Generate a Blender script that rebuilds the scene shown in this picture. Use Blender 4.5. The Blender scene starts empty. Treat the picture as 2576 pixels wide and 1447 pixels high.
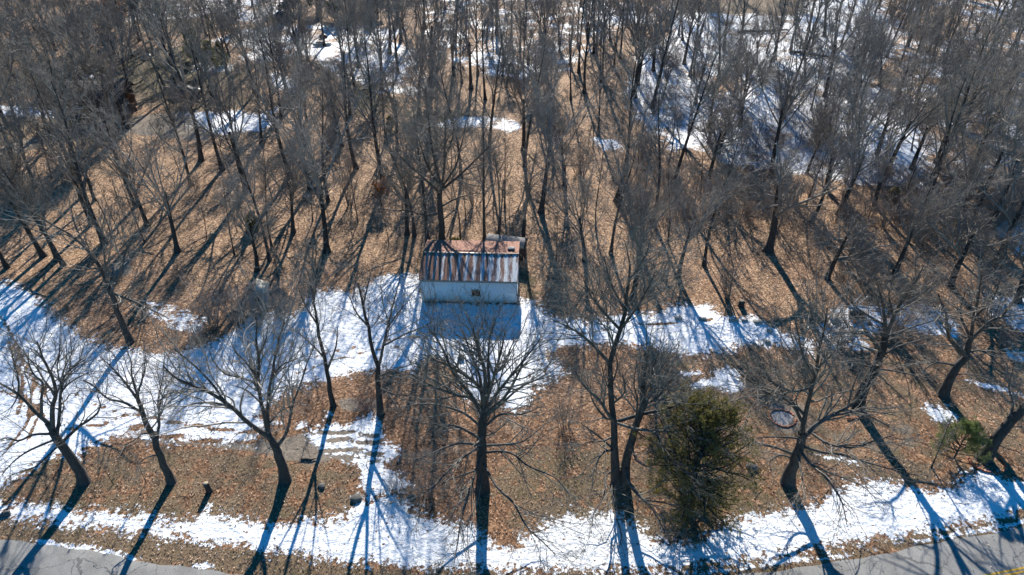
import bpy, math, random
import numpy as np
from mathutils import Vector, Matrix
R = math.radians
rng = np.random.default_rng(7)
random.seed(7)
scn = bpy.context.scene
col = scn.collection

# ------------------------------------------------------------------ camera, sky, sun, exposure
CAM_H, PITCH, F = 32.8, R(33.7), 1718.0          # drone height (m), downward pitch, focal length in 1/2576 widths
cam_d = bpy.data.cameras.new("camera"); cam = bpy.data.objects.new("camera", cam_d); col.objects.link(cam)
cam.location = (0, 0, CAM_H); cam.rotation_euler = (R(90) - PITCH, 0, 0)
cam_d.sensor_width = 36; cam_d.lens = 36 * F / 2576; cam_d.clip_start = .1; cam_d.clip_end = 2000
scn.camera = cam
SUN_EL, SUN_AZ = 27.0, 1.3
w = bpy.data.worlds.new("World"); scn.world = w; w.use_nodes = True
nt = w.node_tree; bg = nt.nodes["Background"]
sky = nt.nodes.new("ShaderNodeTexSky"); sky.sky_type = 'NISHITA'; sky.sun_disc = False
sky.sun_elevation = R(SUN_EL); sky.sun_rotation = R(-SUN_AZ); sky.air_density = 1.0; sky.dust_density = .3; sky.ozone_density = 4.0
hsv = nt.nodes.new("ShaderNodeHueSaturation"); hsv.inputs["Saturation"].default_value = 2.15   # a deep, clear winter blue
nt.links.new(sky.outputs[0], hsv.inputs["Color"]); nt.links.new(hsv.outputs[0], bg.inputs[0]); bg.inputs[1].default_value = .078
sun_d = bpy.data.lights.new("sun", 'SUN'); sun_d.energy = 4.8; sun_d.angle = R(.53); sun_d.color = (1, .95, .87)
sun = bpy.data.objects.new("sun", sun_d); col.objects.link(sun); sun.rotation_euler = (R(-(90 - SUN_EL)), 0, R(SUN_AZ)); sun.location = (0, 60, 60)
scn.view_settings.view_transform = 'Standard'; scn.view_settings.look = 'None'
scn.view_settings.exposure = 1.04; scn.view_settings.gamma = 1
scn.cycles.use_adaptive_sampling = True; scn.cycles.adaptive_threshold = .02
scn.cycles.max_bounces = 5; scn.cycles.diffuse_bounces = 2; scn.cycles.glossy_bounces = 2; scn.cycles.transparent_max_bounces = 4

# ------------------------------------------------------------------ where things stand
cp, sp = math.cos(PITCH), math.sin(PITCH)
def ray(px, py):
    u, v = (px - 1288) / F, (py - 723.5) / F
    return np.array([u, cp - v * sp, -sp - v * cp])
def at(px, py, z=0.0):
    d = ray(px, py); t = (z - CAM_H) / d[2]
    return np.array([d[0] * t, d[1] * t, z])
def at_y(px, py, Y):
    d = ray(px, py); t = Y / d[1]
    return np.array([d[0] * t, Y, CAM_H + d[2] * t])
def sstep(a, b, x):
    t = np.clip((x - a) / (b - a), 0, 1); return t * t * (3 - 2 * t)
def hz(x, y):
    x = np.asarray(x, float); y = np.asarray(y, float)
    a = .05 * np.sin(.9 * x + 1) * np.sin(.7 * y + 2) + .04 * np.sin(1.7 * x - .6 * y)
    b = .35 * np.sin(.11 * x + 2) * np.sin(.09 * y) + .25 * np.sin(.23 * x - .13 * y)
    w1 = sstep(24.5, 27, y) * (1 - np.exp(-((x + 3.3) / 6) ** 2 - ((y - 49) / 5) ** 2))
    return a * w1 + b * sstep(56, 85, y)
def gp(px, py):
    p = at(px, py); p[2] = float(hz(p[0], p[1])); return p
def to_px(x, y, z=0.0):
    a = y * cp - (z - CAM_H) * sp; v = -(y * sp + (z - CAM_H) * cp)
    return 1288 + F * x / a, 723.5 + F * v / a

# ------------------------------------------------------------------ helpers
def tag(o, label=None, cat=None, group=None, kind=None):
    if label: o['label'] = label
    if cat: o['category'] = cat
    if group: o['group'] = group
    if kind: o['kind'] = kind
    return o
def empty(name, loc, rz=0.0, label=None, cat=None, group=None):
    o = bpy.data.objects.new(name, None); col.objects.link(o)
    o.location = loc; o.rotation_euler = (0, 0, rz); o.empty_display_size = .3
    return tag(o, label, cat, group)
def mesh(name, V, faces, smooth=False):
    """faces: list of (m,k) int arrays"""
    me = bpy.data.meshes.new(name)
    V = np.asarray(V, np.float32).reshape(-1, 3)
    me.vertices.add(len(V)); me.vertices.foreach_set("co", V.ravel())
    lo, st, ct = [], [], 0
    for f in faces:
        f = np.asarray(f, np.int32)
        if len(f) == 0: continue
        k = f.shape[1]; lo.append(f.ravel()); st.append(ct + k * np.arange(len(f))); ct += f.size
    lo = np.concatenate(lo).astype(np.int32); st = np.concatenate(st).astype(np.int32)
    me.loops.add(len(lo)); me.loops.foreach_set("vertex_index", lo)
    me.polygons.add(len(st)); me.polygons.foreach_set("loop_start", st)
    me.update(calc_edges=True)
    if smooth: me.polygons.foreach_set("use_smooth", np.ones(len(st), bool))
    return me
def obj(name, me, mat, parent=None):
    o = bpy.data.objects.new(name, me); col.objects.link(o)
    if mat is not None and not me.materials: me.materials.append(mat)
    if parent is not None: o.parent = parent
    return o
class MB:
    def __init__(s): s.V = []; s.F = {}; s.n = 0
    def add(s, V, faces):
        V = np.asarray(V, float).reshape(-1, 3)
        for f in faces:
            f = np.asarray(f, int)
            if len(f): s.F.setdefault(f.shape[1], []).append(f + s.n)
        s.V.append(V); s.n += len(V)
    def box(s, c, size, rot=None, bev=0.0):
        h = np.array(size) / 2.0
        if bev <= 0:
            V = np.array([[x, y, z] for x in (-1, 1) for y in (-1, 1) for z in (-1, 1)]) * h
            Fq = [[0, 1, 3, 2], [4, 6, 7, 5], [0, 4, 5, 1], [2, 3, 7, 6], [0, 2, 6, 4], [1, 5, 7, 3]]
            V = V if rot is None else V @ np.array(rot).T
            s.add(V + np.array(c), [Fq]); return
        bm = __import__('bmesh').new(); import bmesh
        bmesh.ops.create_cube(bm, size=1.0)
        for v in bm.verts: v.co = Vector((v.co.x * size[0], v.co.y * size[1], v.co.z * size[2]))
        bmesh.ops.bevel(bm, geom=bm.edges[:], offset=bev, segments=2, affect='EDGES')
        s.bm(bm, c, rot)
    def bm(s, bm, c=(0, 0, 0), rot=None):
        bm.verts.index_update(); V = np.array([v.co[:] for v in bm.verts])
        if rot is not None: V = V @ np.array(rot).T
        d = {}
        for f in bm.faces: d.setdefault(len(f.verts), []).append([v.index for v in f.verts])
        s.add(V + np.array(c), list(d.values())); bm.free()
    def quad(s, a, b, c, d): s.add([a, b, c, d], [[[0, 1, 2, 3]]])
    def tube(s, pts, rad, sides=8, cap=True):
        V, Fq = tubes(np.array(pts, float)[None], np.array(rad, float)[None], sides)
        s.add(V, [Fq])
        if cap:
            K = len(pts)
            s.F.setdefault(sides, []).append(np.array([list(range(s.n - sides, s.n)), list(range(s.n - K * sides, s.n - K * sides + sides))[::-1]]))
    def mesh(s, name, smooth=False):
        return mesh(name, np.concatenate(s.V), [np.concatenate(f) for f in s.F.values()], smooth)
    def build(s, name, mat, parent=None, smooth=False): return obj(name, s.mesh(name, smooth), mat, parent)
def rz(a): c, s_ = math.cos(a), math.sin(a); return np.array([[c, -s_, 0], [s_, c, 0], [0, 0, 1]])
def rx(a): c, s_ = math.cos(a), math.sin(a); return np.array([[1, 0, 0], [0, c, -s_], [0, s_, c]])
def ry(a): c, s_ = math.cos(a), math.sin(a); return np.array([[c, 0, s_], [0, 1, 0], [-s_, 0, c]])
def nrm(v): return v / np.maximum(np.linalg.norm(v, axis=-1, keepdims=True), 1e-9)
def tubes(P, Rr, s):
    N, K, _ = P.shape
    T = nrm(np.gradient(P, axis=1))
    ref = np.where(np.abs(T.mean(1))[:, 2:3] > .8, np.array([[1., .2, 0]]), np.array([[.1, .2, 1.]]))
    U = nrm(np.cross(T, ref[:, None, :])); W = np.cross(T, U)
    a = np.arange(s) * 2 * math.pi / s
    V = P[:, :, None] + Rr[:, :, None, None] * (np.cos(a)[None, None, :, None] * U[:, :, None] + np.sin(a)[None, None, :, None] * W[:, :, None])
    base = (np.arange(N) * K * s)[:, None, None] + (np.arange(K - 1) * s)[None, :, None]
    j = np.arange(s)[None, None, :]; j2 = (np.arange(s)[None, None, :] + 1) % s
    Fq = np.stack([base + j, base + j2, base + s + j2, base + s + j], -1).reshape(-1, 4)
    return V.reshape(-1, 3), Fq

# ------------------------------------------------------------------ materials
def mat(name):
    m = bpy.data.materials.new(name); m.use_nodes = True
    n = m.node_tree.nodes; return m, n, m.node_tree.links, n["Principled BSDF"]
def ramp(n, stops, interp='LINEAR'):
    r = n.new("ShaderNodeValToRGB"); e = r.color_ramp; e.interpolation = interp
    while len(e.elements) < len(stops): e.elements.new(.5)
    for el, (p, c) in zip(e.elements, stops): el.position = p; el.color = (*c, 1) if len(c) == 3 else c
    return r
def noise(n, l, vec, scale, detail=4, rough=.55, dist=0):
    t = n.new("ShaderNodeTexNoise"); t.inputs["Scale"].default_value = scale; t.inputs["Detail"].default_value = detail
    t.inputs["Roughness"].default_value = rough; t.inputs["Distortion"].default_value = dist
    if vec is not None: l.new(vec, t.inputs["Vector"])
    return t
def math_(n, l, op, a, b=None, clamp=False):
    m = n.new("ShaderNodeMath"); m.operation = op; m.use_clamp = clamp
    for i, v in enumerate((a, b)):
        if v is None: continue
        if isinstance(v, (int, float)): m.inputs[i].default_value = v
        else: l.new(v, m.inputs[i])
    return m.outputs[0]
def mix(n, l, f, a, b, mode='MIX'):
    m = n.new("ShaderNodeMix"); m.data_type = 'RGBA'; m.blend_type = mode
    for k, v in ((0, f), (6, a), (7, b)):
        if isinstance(v, (int, float)): m.inputs[k].default_value = v
        elif isinstance(v, tuple): m.inputs[k].default_value = (*v, 1)
        else: l.new(v, m.inputs[k])
    return m.outputs[2]
def simple(name, c1, c2=None, scale=3.0, rough=.8, detail=5, metal=0.0, spec=.3, bump=0.0, stretch=None, rand=0.0):
    m, n, l, p = mat(name); p.inputs["Roughness"].default_value = rough; p.inputs["Metallic"].default_value = metal
    p.inputs["Specular IOR Level"].default_value = spec
    tc = n.new("ShaderNodeTexCoord"); vec = tc.outputs["Object"]
    if stretch:
        mp = n.new("ShaderNodeMapping"); mp.inputs["Scale"].default_value = stretch; l.new(vec, mp.inputs[0]); vec = mp.outputs[0]
    t = noise(n, l, vec, scale, detail, .65)
    r = ramp(n, [(.3, c1), (.7, c2 or c1)]); l.new(t.outputs[0], r.inputs[0]); c = r.outputs[0]
    if rand:
        oi = n.new("ShaderNodeObjectInfo"); hs = n.new("ShaderNodeHueSaturation")
        l.new(math_(n, l, 'MULTIPLY_ADD', oi.outputs["Random"], rand), hs.inputs["Value"])
        hs.inputs["Value"].links[0].from_node.inputs[2].default_value = 1 - rand / 2
        l.new(c, hs.inputs["Color"]); c = hs.outputs[0]
    l.new(c, p.inputs["Base Color"])
    if bump:
        b = n.new("ShaderNodeBump"); b.inputs["Strength"].default_value = bump; b.inputs["Distance"].default_value = .03
        l.new(t.outputs[0], b.inputs["Height"]); l.new(b.outputs[0], p.inputs["Normal"])
    return m
M = {}
M['bark'] = simple("bark", (.026, .023, .021), (.085, .077, .068), 5, .9, 6, bump=.6, stretch=(2.5, 2.5, .5), rand=.5)
M['limb'] = simple("limb_bark", (.04, .037, .033), (.145, .135, .12), 3, .85, 6, bump=.3, rand=.4)
M['twig'] = simple("twig_bark", (.165, .140, .113), (.31, .275, .235), 1.2, .8, 3, rand=.5)
M['twig_pale'] = simple("pale_twig_bark", (.10, .094, .083), (.24, .23, .20), 1.0, .75, 3, rand=.3)
M['bramble'] = simple("bramble_stem", (.20, .16, .135), (.34, .29, .245), 1.5, .85, 3, rand=.4)
M['redtwig'] = simple("red_twig", (.16, .07, .055), (.28, .14, .11), 2, .8, 3)
M['cedar'] = simple("cedar_foliage", (.075, .073, .018), (.26, .225, .075), 2.2, .7, 5)
M['pine'] = simple("pine_foliage", (.11, .14, .045), (.24, .29, .10), 2.2, .6, 4)
M['ypine'] = simple("yellow_pine_foliage", (.10, .12, .012), (.26, .25, .05), 1.4, .6, 4)
M['dpine'] = simple("dark_pine_foliage", (.014, .026, .010), (.05, .07, .025), 1.2, .7, 4)
M['orange'] = simple("dry_orange_leaf", (.18, .065, .02), (.36, .15, .055), 1.0, .7, 4)
M['rock'] = simple("field_stone", (.05, .048, .043), (.17, .16, .145), 6, .9, 6, bump=.6)
M['palerock'] = simple("pale_field_stone", (.32, .30, .27), (.5, .48, .44), 6, .9, 6, bump=.4)
M['cutwood'] = simple("cut_wood", (.25, .19, .12), (.42, .34, .24), 8, .8, 4)
M['weather'] = simple("weathered_plank", (.22, .20, .17), (.42, .39, .34), 4, .85, 6, stretch=(1, 6, 6))
M['tanplank'] = simple("tan_plank", (.32, .25, .16), (.50, .42, .30), 4, .85, 6, stretch=(1, 6, 6))
M['brick'] = simple("orange_brick", (.30, .095, .05), (.48, .20, .12), 9, .9, 5, bump=.3)
M['gravel'] = simple("ash_gravel", (.20, .19, .18), (.46, .44, .42), 16, .95, 6, bump=.8)
M['concrete'] = simple("paving_concrete", (.27, .255, .23), (.40, .385, .35), 3, .9, 6)
M['glass'] = simple("dark_glass", (.010, .012, .016), (.016, .02, .026), 2, .25, 2, spec=.15)
M['dark'] = simple("black_plastic", (.015, .015, .016), (.03, .03, .03), 3, .5)
M['carpaint'] = simple("dark_grey_paint", (.05, .058, .07), (.06, .068, .08), 2, .3, spec=.5)
M['bluepaint'] = simple("dark_blue_paint", (.025, .035, .06), (.03, .042, .07), 2, .3, spec=.5)
M['white'] = simple("white_shell", (.6, .6, .58), (.75, .75, .73), 2, .5)
M['teal'] = simple("teal_stripe", (.01, .25, .25), (.02, .33, .32), 2, .5)
M['tarp'] = simple("pale_tarp", (.36, .33, .27), (.5, .47, .4), 2, .7, bump=.5)
M['orangeplastic'] = simple("orange_plastic", (.6, .13, .04), (.68, .17, .06), 3, .5)
M['snow'] = simple("loose_snow", (.78, .80, .82), (.86, .87, .88), 4, .7, 5, bump=.4)
M['rubber'] = simple("tyre_rubber", (.015, .015, .015), (.03, .03, .03), 5, .9)
M['shingle'] = simple("dark_shingle", (.035, .032, .03), (.085, .075, .068), 6, .9, 6, stretch=(.6, 3, 3))
M['siding'] = simple("dark_siding", (.075, .066, .055), (.11, .098, .082), 2, .8, 4, stretch=(1, 1, 8))
M['hutwall'] = simple("grey_board_wall", (.20, .215, .22), (.38, .40, .40), 3, .85, 5, stretch=(7, 7, .7))
M['hutroof'] = simple("cream_sheet_roof", (.38, .34, .25), (.60, .55, .44), 4, .75, 6)
for k_ in ('cedar', 'pine', 'ypine', 'dpine', 'orange'):
    t_ = M[k_].node_tree; p_ = t_.nodes["Principled BSDF"]; tr = t_.nodes.new("ShaderNodeBsdfTranslucent"); mx = t_.nodes.new("ShaderNodeMixShader"); mx.inputs[0].default_value = .42
    t_.links.new(p_.inputs["Base Color"].links[0].from_socket, tr.inputs[0]); t_.links.new(p_.outputs[0], mx.inputs[1]); t_.links.new(tr.outputs[0], mx.inputs[2]); t_.links.new(mx.outputs[0], t_.nodes["Material Output"].inputs[0])

def wall_paint():
    m, n, l, p = mat("white_wall_paint"); p.inputs["Roughness"].default_value = .75
    tc = n.new("ShaderNodeTexCoord")
    mp = n.new("ShaderNodeMapping"); mp.inputs["Scale"].default_value = (2.2, 2.2, .22); l.new(tc.outputs["Object"], mp.inputs[0])
    t = noise(n, l, mp.outputs[0], 2.2, 7, .7); r = ramp(n, [(.3, (.62, .68, .71)), (.65, (.76, .82, .85))]); l.new(t.outputs[0], r.inputs[0])
    t2 = noise(n, l, tc.outputs["Object"], 1.1, 6, .7); sp_ = n.new("ShaderNodeSeparateXYZ"); l.new(tc.outputs["Object"], sp_.inputs[0])
    low = math_(n, l, 'MULTIPLY', math_(n, l, 'SUBTRACT', .42, sp_.outputs[2], True), t2.outputs[0])
    c = mix(n, l, math_(n, l, 'MULTIPLY', low, 2.2, True), r.outputs[0], (.20, .17, .13))
    l.new(c, p.inputs["Base Color"]); b = n.new("ShaderNodeBump"); b.inputs["Strength"].default_value = .25; b.inputs["Distance"].default_value = .02
    l.new(t.outputs[0], b.inputs["Height"]); l.new(b.outputs[0], p.inputs["Normal"]); return m
def rusty(name, bias, stripe, br=1.0):
    """corrugated galvanised sheets, rust running down the laps"""
    m, n, l, p = mat(name)
    tc = n.new("ShaderNodeTexCoord"); o = tc.outputs["Object"]
    sep = n.new("ShaderNodeSeparateXYZ"); l.new(o, sep.inputs[0])
    wob = noise(n, l, o, 1.3, 4, .6)
    xx = math_(n, l, 'ADD', sep.outputs[0], math_(n, l, 'MULTIPLY', wob.outputs[0], .16))
    s = math_(n, l, 'SINE', math_(n, l, 'MULTIPLY', xx, 2 * math.pi / .66))
    mp = n.new("ShaderNodeMapping"); mp.inputs["Scale"].default_value = (3.2, .35, .35); l.new(o, mp.inputs[0])
    st = noise(n, l, mp.outputs[0], 2.0, 7, .75)
    lr = n.new("ShaderNodeMapRange"); lr.inputs[1].default_value = 4.0; lr.inputs[2].default_value = -4.0; lr.inputs[3].default_value = .0; lr.inputs[4].default_value = .55
    l.new(sep.outputs[0], lr.inputs[0])
    v = math_(n, l, 'ADD', math_(n, l, 'MULTIPLY', s, stripe), math_(n, l, 'MULTIPLY', math_(n, l, 'SUBTRACT', st.outputs[0], .5), 2.6))
    v = math_(n, l, 'ADD', v, math_(n, l, 'ADD', lr.outputs[0], bias))
    f = n.new("ShaderNodeMapRange"); f.interpolation_type = 'SMOOTHSTEP'; f.inputs[1].default_value = -.25; f.inputs[2].default_value = .3; l.new(v, f.inputs[0])
    fine = noise(n, l, o, 9, 6, .7)
    rr = ramp(n, [(.25, tuple(br * v for v in (.085, .036, .022))), (.5, tuple(br * v for v in (.21, .09, .055))), (.75, tuple(br * v for v in (.36, .19, .13)))]); l.new(fine.outputs[0], rr.inputs[0])
    zz = ramp(n, [(.3, (.32, .36, .38)), (.7, (.56, .60, .62))]); l.new(fine.outputs[0], zz.inputs[0])
    l.new(mix(n, l, f.outputs[0], zz.outputs[0], rr.outputs[0]), p.inputs["Base Color"])
    l.new(math_(n, l, 'MULTIPLY_ADD', f.outputs[0], .35), p.inputs["Roughness"]); p.inputs["Roughness"].links[0].from_node.inputs[2].default_value = .5
    l.new(math_(n, l, 'MULTIPLY', math_(n, l, 'SUBTRACT', 1, f.outputs[0]), .35), p.inputs["Metallic"])
    return m
M['wall'] = wall_paint(); M['rust_front'] = rusty("striped_rusty_sheet", -.12, .36, 1.15); M['rust_back'] = rusty("all_rust_sheet", 1.0, .25, 1.4)
M['greyroof'] = simple("grey_worn_roof", (.10, .095, .09), (.29, .275, .26), 4, .8, 7)
M['brownwall'] = simple("dark_brown_wall", (.045, .03, .022), (.10, .065, .045), 5, .8, 5, stretch=(4, 4, .5))

def ground_mat():
    m, n, l, p = mat("ground_cover")
    geo = n.new("ShaderNodeNewGeometry"); pos = geo.outputs["Position"]
    def attr(nm):
        a = n.new("ShaderNodeAttribute"); a.attribute_name = nm; return a.outputs["Fac"]
    # leaf litter
    wj = noise(n, l, pos, 5, 3, .6)
    wv = n.new("ShaderNodeVectorMath"); wv.operation = 'MULTIPLY_ADD'; l.new(wj.outputs[1], wv.inputs[0]); wv.inputs[1].default_value = (.12, .12, .12); l.new(pos, wv.inputs[2])
    vo = n.new("ShaderNodeTexVoronoi"); vo.inputs["Scale"].default_value = 9.0; l.new(wv.outputs[0], vo.inputs["Vector"])
    sepc = n.new("ShaderNodeSeparateColor"); l.new(vo.outputs["Color"], sepc.inputs[0])
    leaf = ramp(n, [(0, (.10, .062, .038)), (.25, (.23, .14, .085)), (.55, (.35, .222, .140)), (.82, (.49, .325, .212)), (1, (.72, .53, .385))]); l.new(sepc.outputs[0], leaf.inputs[0])
    big = noise(n, l, pos, .28, 7, .68); bigr = ramp(n, [(.3, (.62, .60, .58)), (.5, (1.0, .98, .95)), (.7, (1.22, 1.2, 1.16))]); l.new(big.outputs[0], bigr.inputs[0])
    leafc = mix(n, l, 1.0, leaf.outputs[0], bigr.outputs[0], 'MULTIPLY')
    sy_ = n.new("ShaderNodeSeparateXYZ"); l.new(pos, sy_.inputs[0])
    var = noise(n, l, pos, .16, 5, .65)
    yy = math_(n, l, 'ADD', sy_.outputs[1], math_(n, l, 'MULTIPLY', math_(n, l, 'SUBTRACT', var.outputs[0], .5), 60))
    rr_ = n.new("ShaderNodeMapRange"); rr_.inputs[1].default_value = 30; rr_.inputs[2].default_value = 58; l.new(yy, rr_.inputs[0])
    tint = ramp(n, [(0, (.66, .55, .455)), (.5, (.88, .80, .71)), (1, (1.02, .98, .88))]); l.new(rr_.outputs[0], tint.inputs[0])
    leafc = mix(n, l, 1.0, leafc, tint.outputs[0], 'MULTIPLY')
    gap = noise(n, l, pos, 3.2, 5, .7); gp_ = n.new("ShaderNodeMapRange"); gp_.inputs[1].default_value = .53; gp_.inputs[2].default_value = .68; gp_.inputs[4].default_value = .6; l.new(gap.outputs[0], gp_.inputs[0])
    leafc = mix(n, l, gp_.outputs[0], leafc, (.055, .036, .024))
    # dead grass
    g1 = noise(n, l, pos, 9, 6, .75); g2 = noise(n, l, pos, .8, 4, .6)
    gr = ramp(n, [(.33, (.045, .030, .018)), (.5, (.16, .108, .063)), (.66, (.33, .235, .14))]); l.new(g1.outputs[0], gr.inputs[0])
    gg = ramp(n, [(.35, (.05, .045, .016)), (.7, (.14, .115, .045))]); l.new(g1.outputs[0], gg.inputs[0])
    gm = n.new("ShaderNodeMapRange"); gm.inputs[1].default_value = .52; gm.inputs[2].default_value = .7; l.new(g2.outputs[0], gm.inputs[0])
    gf = math_(n, l, 'ADD', math_(n, l, 'MULTIPLY', gm.outputs[0], .6), attr("green"), True)
    grass = mix(n, l, gf, gr.outputs[0], gg.outputs[0])
    # bare dirt and grey gravel
    d1 = noise(n, l, pos, 4, 8, .75); di = ramp(n, [(.28, (.13, .10, .072)), (.6, (.26, .215, .165)), (.8, (.37, .32, .26))]); l.new(d1.outputs[0], di.inputs[0])
    def blend(base, c, a, amp, nz):
        f = n.new("ShaderNodeMapRange"); f.interpolation_type = 'SMOOTHSTEP'; f.inputs[1].default_value = .38; f.inputs[2].default_value = .62
        l.new(math_(n, l, 'ADD', attr(a), math_(n, l, 'MULTIPLY', math_(n, l, 'SUBTRACT', nz.outputs[0], .5), amp)), f.inputs[0])
        return mix(n, l, f.outputs[0], base, c), f.outputs[0]
    nz = noise(n, l, pos, .75, 8, .72)
    c, _ = blend(leafc, grass, "grass", 3.4, nz)
    c, fd = blend(c, di.outputs[0], "dirt", .9, nz)
    # snow
    s1 = noise(n, l, pos, 1.0, 8, .68); s2 = noise(n, l, pos, 3.6, 5, .72)
    s0 = noise(n, l, pos, .22, 4, .6); fary = n.new('ShaderNodeSeparateXYZ'); l.new(pos, fary.inputs[0]); fw_ = n.new('ShaderNodeMapRange'); fw_.inputs[1].default_value = 60; fw_.inputs[2].default_value = 80; fw_.inputs[4].default_value = 4.5; l.new(fary.outputs[1], fw_.inputs[0])
    n0 = math_(n, l, 'MULTIPLY', math_(n, l, 'SUBTRACT', s0.outputs[0], .5), fw_.outputs[0])
    nn = math_(n, l, 'ADD', math_(n, l, 'MULTIPLY', math_(n, l, 'SUBTRACT', s1.outputs[0], .5), 3.2), math_(n, l, 'MULTIPLY', math_(n, l, 'SUBTRACT', s2.outputs[0], .5), 4.4))
    sv = math_(n, l, 'ADD', attr("snow"), math_(n, l, 'ADD', nn, n0))
    sm = n.new("ShaderNodeMapRange"); sm.interpolation_type = 'SMOOTHSTEP'; sm.inputs[1].default_value = -.06; sm.inputs[2].default_value = .12; l.new(sv, sm.inputs[0])
    # leaves and twigs lying on the snow
    v2 = n.new("ShaderNodeTexVoronoi"); v2.inputs["Scale"].default_value = 2.2; l.new(wv.outputs[0], v2.inputs["Vector"])
    sp2 = n.new("ShaderNodeMapRange"); sp2.inputs[1].default_value = .11; sp2.inputs[2].default_value = .16; l.new(v2.outputs["Distance"], sp2.inputs[0])
    sc2 = n.new("ShaderNodeSeparateColor"); l.new(v2.outputs["Color"], sc2.inputs[0])
    keep = math_(n, l, 'GREATER_THAN', sc2.outputs[1], .62)
    spot = math_(n, l, 'MULTIPLY', math_(n, l, 'SUBTRACT', 1, sp2.outputs[0]), keep)
    fs = math_(n, l, 'MULTIPLY', sm.outputs[0], math_(n, l, 'SUBTRACT', 1, spot))
    dirty = noise(n, l, pos, 2.2, 6, .7); snc = ramp(n, [(.3, (.70, .70, .69)), (.55, (.84, .85, .86))]); l.new(dirty.outputs[0], snc.inputs[0])
    c = mix(n, l, fs, c, snc.outputs[0]); l.new(c, p.inputs["Base Color"])
    l.new(math_(n, l, 'MULTIPLY_ADD', fs, -.3), p.inputs["Roughness"]); p.inputs["Roughness"].links[0].from_node.inputs[2].default_value = .92
    p.inputs["Specular IOR Level"].default_value = .25
    # relief: lumpy thawing snow lying a few centimetres proud, curled leaves elsewhere
    h1 = noise(n, l, pos, 2.4, 6, .6)
    hs = math_(n, l, 'MULTIPLY', fs, math_(n, l, 'MULTIPLY_ADD', h1.outputs[0], .24)); hs.node.inputs[1].links[0].from_node.inputs[2].default_value = .02
    hl = math_(n, l, 'MULTIPLY', math_(n, l, 'SUBTRACT', 1, fs), math_(n, l, 'MULTIPLY', sepc.outputs[1], .10))
    b = n.new("ShaderNodeBump"); b.inputs["Strength"].default_value = .8; b.inputs["Distance"].default_value = 1.0
    l.new(math_(n, l, 'ADD', hs, hl), b.inputs["Height"]); l.new(b.outputs[0], p.inputs["Normal"])
    return m
def road_mat():
    m, n, l, p = mat("worn_asphalt"); geo = n.new("ShaderNodeNewGeometry"); pos = geo.outputs["Position"]
    a = noise(n, l, pos, 14, 6, .75); b = noise(n, l, pos, .5, 5, .65)
    r = ramp(n, [(.3, (.16, .156, .145)), (.7, (.27, .262, .243))]); l.new(a.outputs[0], r.inputs[0])
    r2 = ramp(n, [(.3, (.68, .68, .68)), (.5, (1, 1, 1)), (.7, (1.25, 1.24, 1.22))]); l.new(b.outputs[0], r2.inputs[0])
    c = mix(n, l, 1.0, r.outputs[0], r2.outputs[0], 'MULTIPLY')
    v = n.new("ShaderNodeTexVoronoi"); v.feature = 'DISTANCE_TO_EDGE'; v.inputs["Scale"].default_value = .35
    wj = noise(n, l, pos, 1.5, 4, .6); wv = n.new("ShaderNodeVectorMath"); wv.operation = 'MULTIPLY_ADD'; l.new(wj.outputs[1], wv.inputs[0]); wv.inputs[1].default_value = (.9, .9, 0); l.new(pos, wv.inputs[2]); l.new(wv.outputs[0], v.inputs["Vector"])
    ck = math_(n, l, 'LESS_THAN', v.outputs["Distance"], .008)
    c = mix(n, l, math_(n, l, 'MULTIPLY', ck, .6), c, (.04, .04, .04)); l.new(c, p.inputs["Base Color"]); p.inputs["Roughness"].default_value = .85
    bp = n.new("ShaderNodeBump"); bp.inputs["Strength"].default_value = .4; bp.inputs["Distance"].default_value = .02; l.new(a.outputs[0], bp.inputs["Height"]); l.new(bp.outputs[0], p.inputs["Normal"]); return m
def leaf_mat():
    m, n, l, p = mat("dry_leaf"); a = n.new("ShaderNodeAttribute"); a.attribute_name = "shade"
    r = ramp(n, [(0, (.07, .038, .02)), (.4, (.22, .125, .07)), (.75, (.40, .25, .15)), (1, (.64, .46, .32))]); l.new(a.outputs["Fac"], r.inputs[0])
    l.new(r.outputs[0], p.inputs["Base Color"]); p.inputs["Roughness"].default_value = .6; return m
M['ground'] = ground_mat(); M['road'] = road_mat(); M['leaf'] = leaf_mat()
M['yellow'] = simple("yellow_road_paint", (.45, .25, .02), (.62, .37, .05), 12, .7, 6)

# ------------------------------------------------------------------ ground sheet
def sd_poly(P, poly):
    """signed distance to a polygon, + inside"""
    d2 = np.full(len(P), 1e9); ins = np.zeros(len(P), bool); n = len(poly)
    for i in range(n):
        a, b = poly[i], poly[(i + 1) % n]; e = b - a; w_ = P - a
        t = np.clip((w_ @ e) / max(e @ e, 1e-9), 0, 1); q = w_ - t[:, None] * e
        d2 = np.minimum(d2, (q ** 2).sum(1))
        c = ((a[1] > P[:, 1]) != (b[1] > P[:, 1])) & (P[:, 0] < (b[0] - a[0]) * (P[:, 1] - a[1]) / (b[1] - a[1] + 1e-12) + a[0])
        ins ^= c
    d = np.sqrt(d2); return np.where(ins, d, -d)
def d_line(P, pl):
    d2 = np.full(len(P), 1e9)
    for a, b in zip(pl[:-1], pl[1:]):
        e = b - a; w_ = P - a; t = np.clip((w_ @ e) / max(e @ e, 1e-9), 0, 1); q = w_ - t[:, None] * e
        d2 = np.minimum(d2, (q ** 2).sum(1))
    return np.sqrt(d2)
def gpoly(pts): return np.array([at(x, y)[:2] for x, y in pts])
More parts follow.
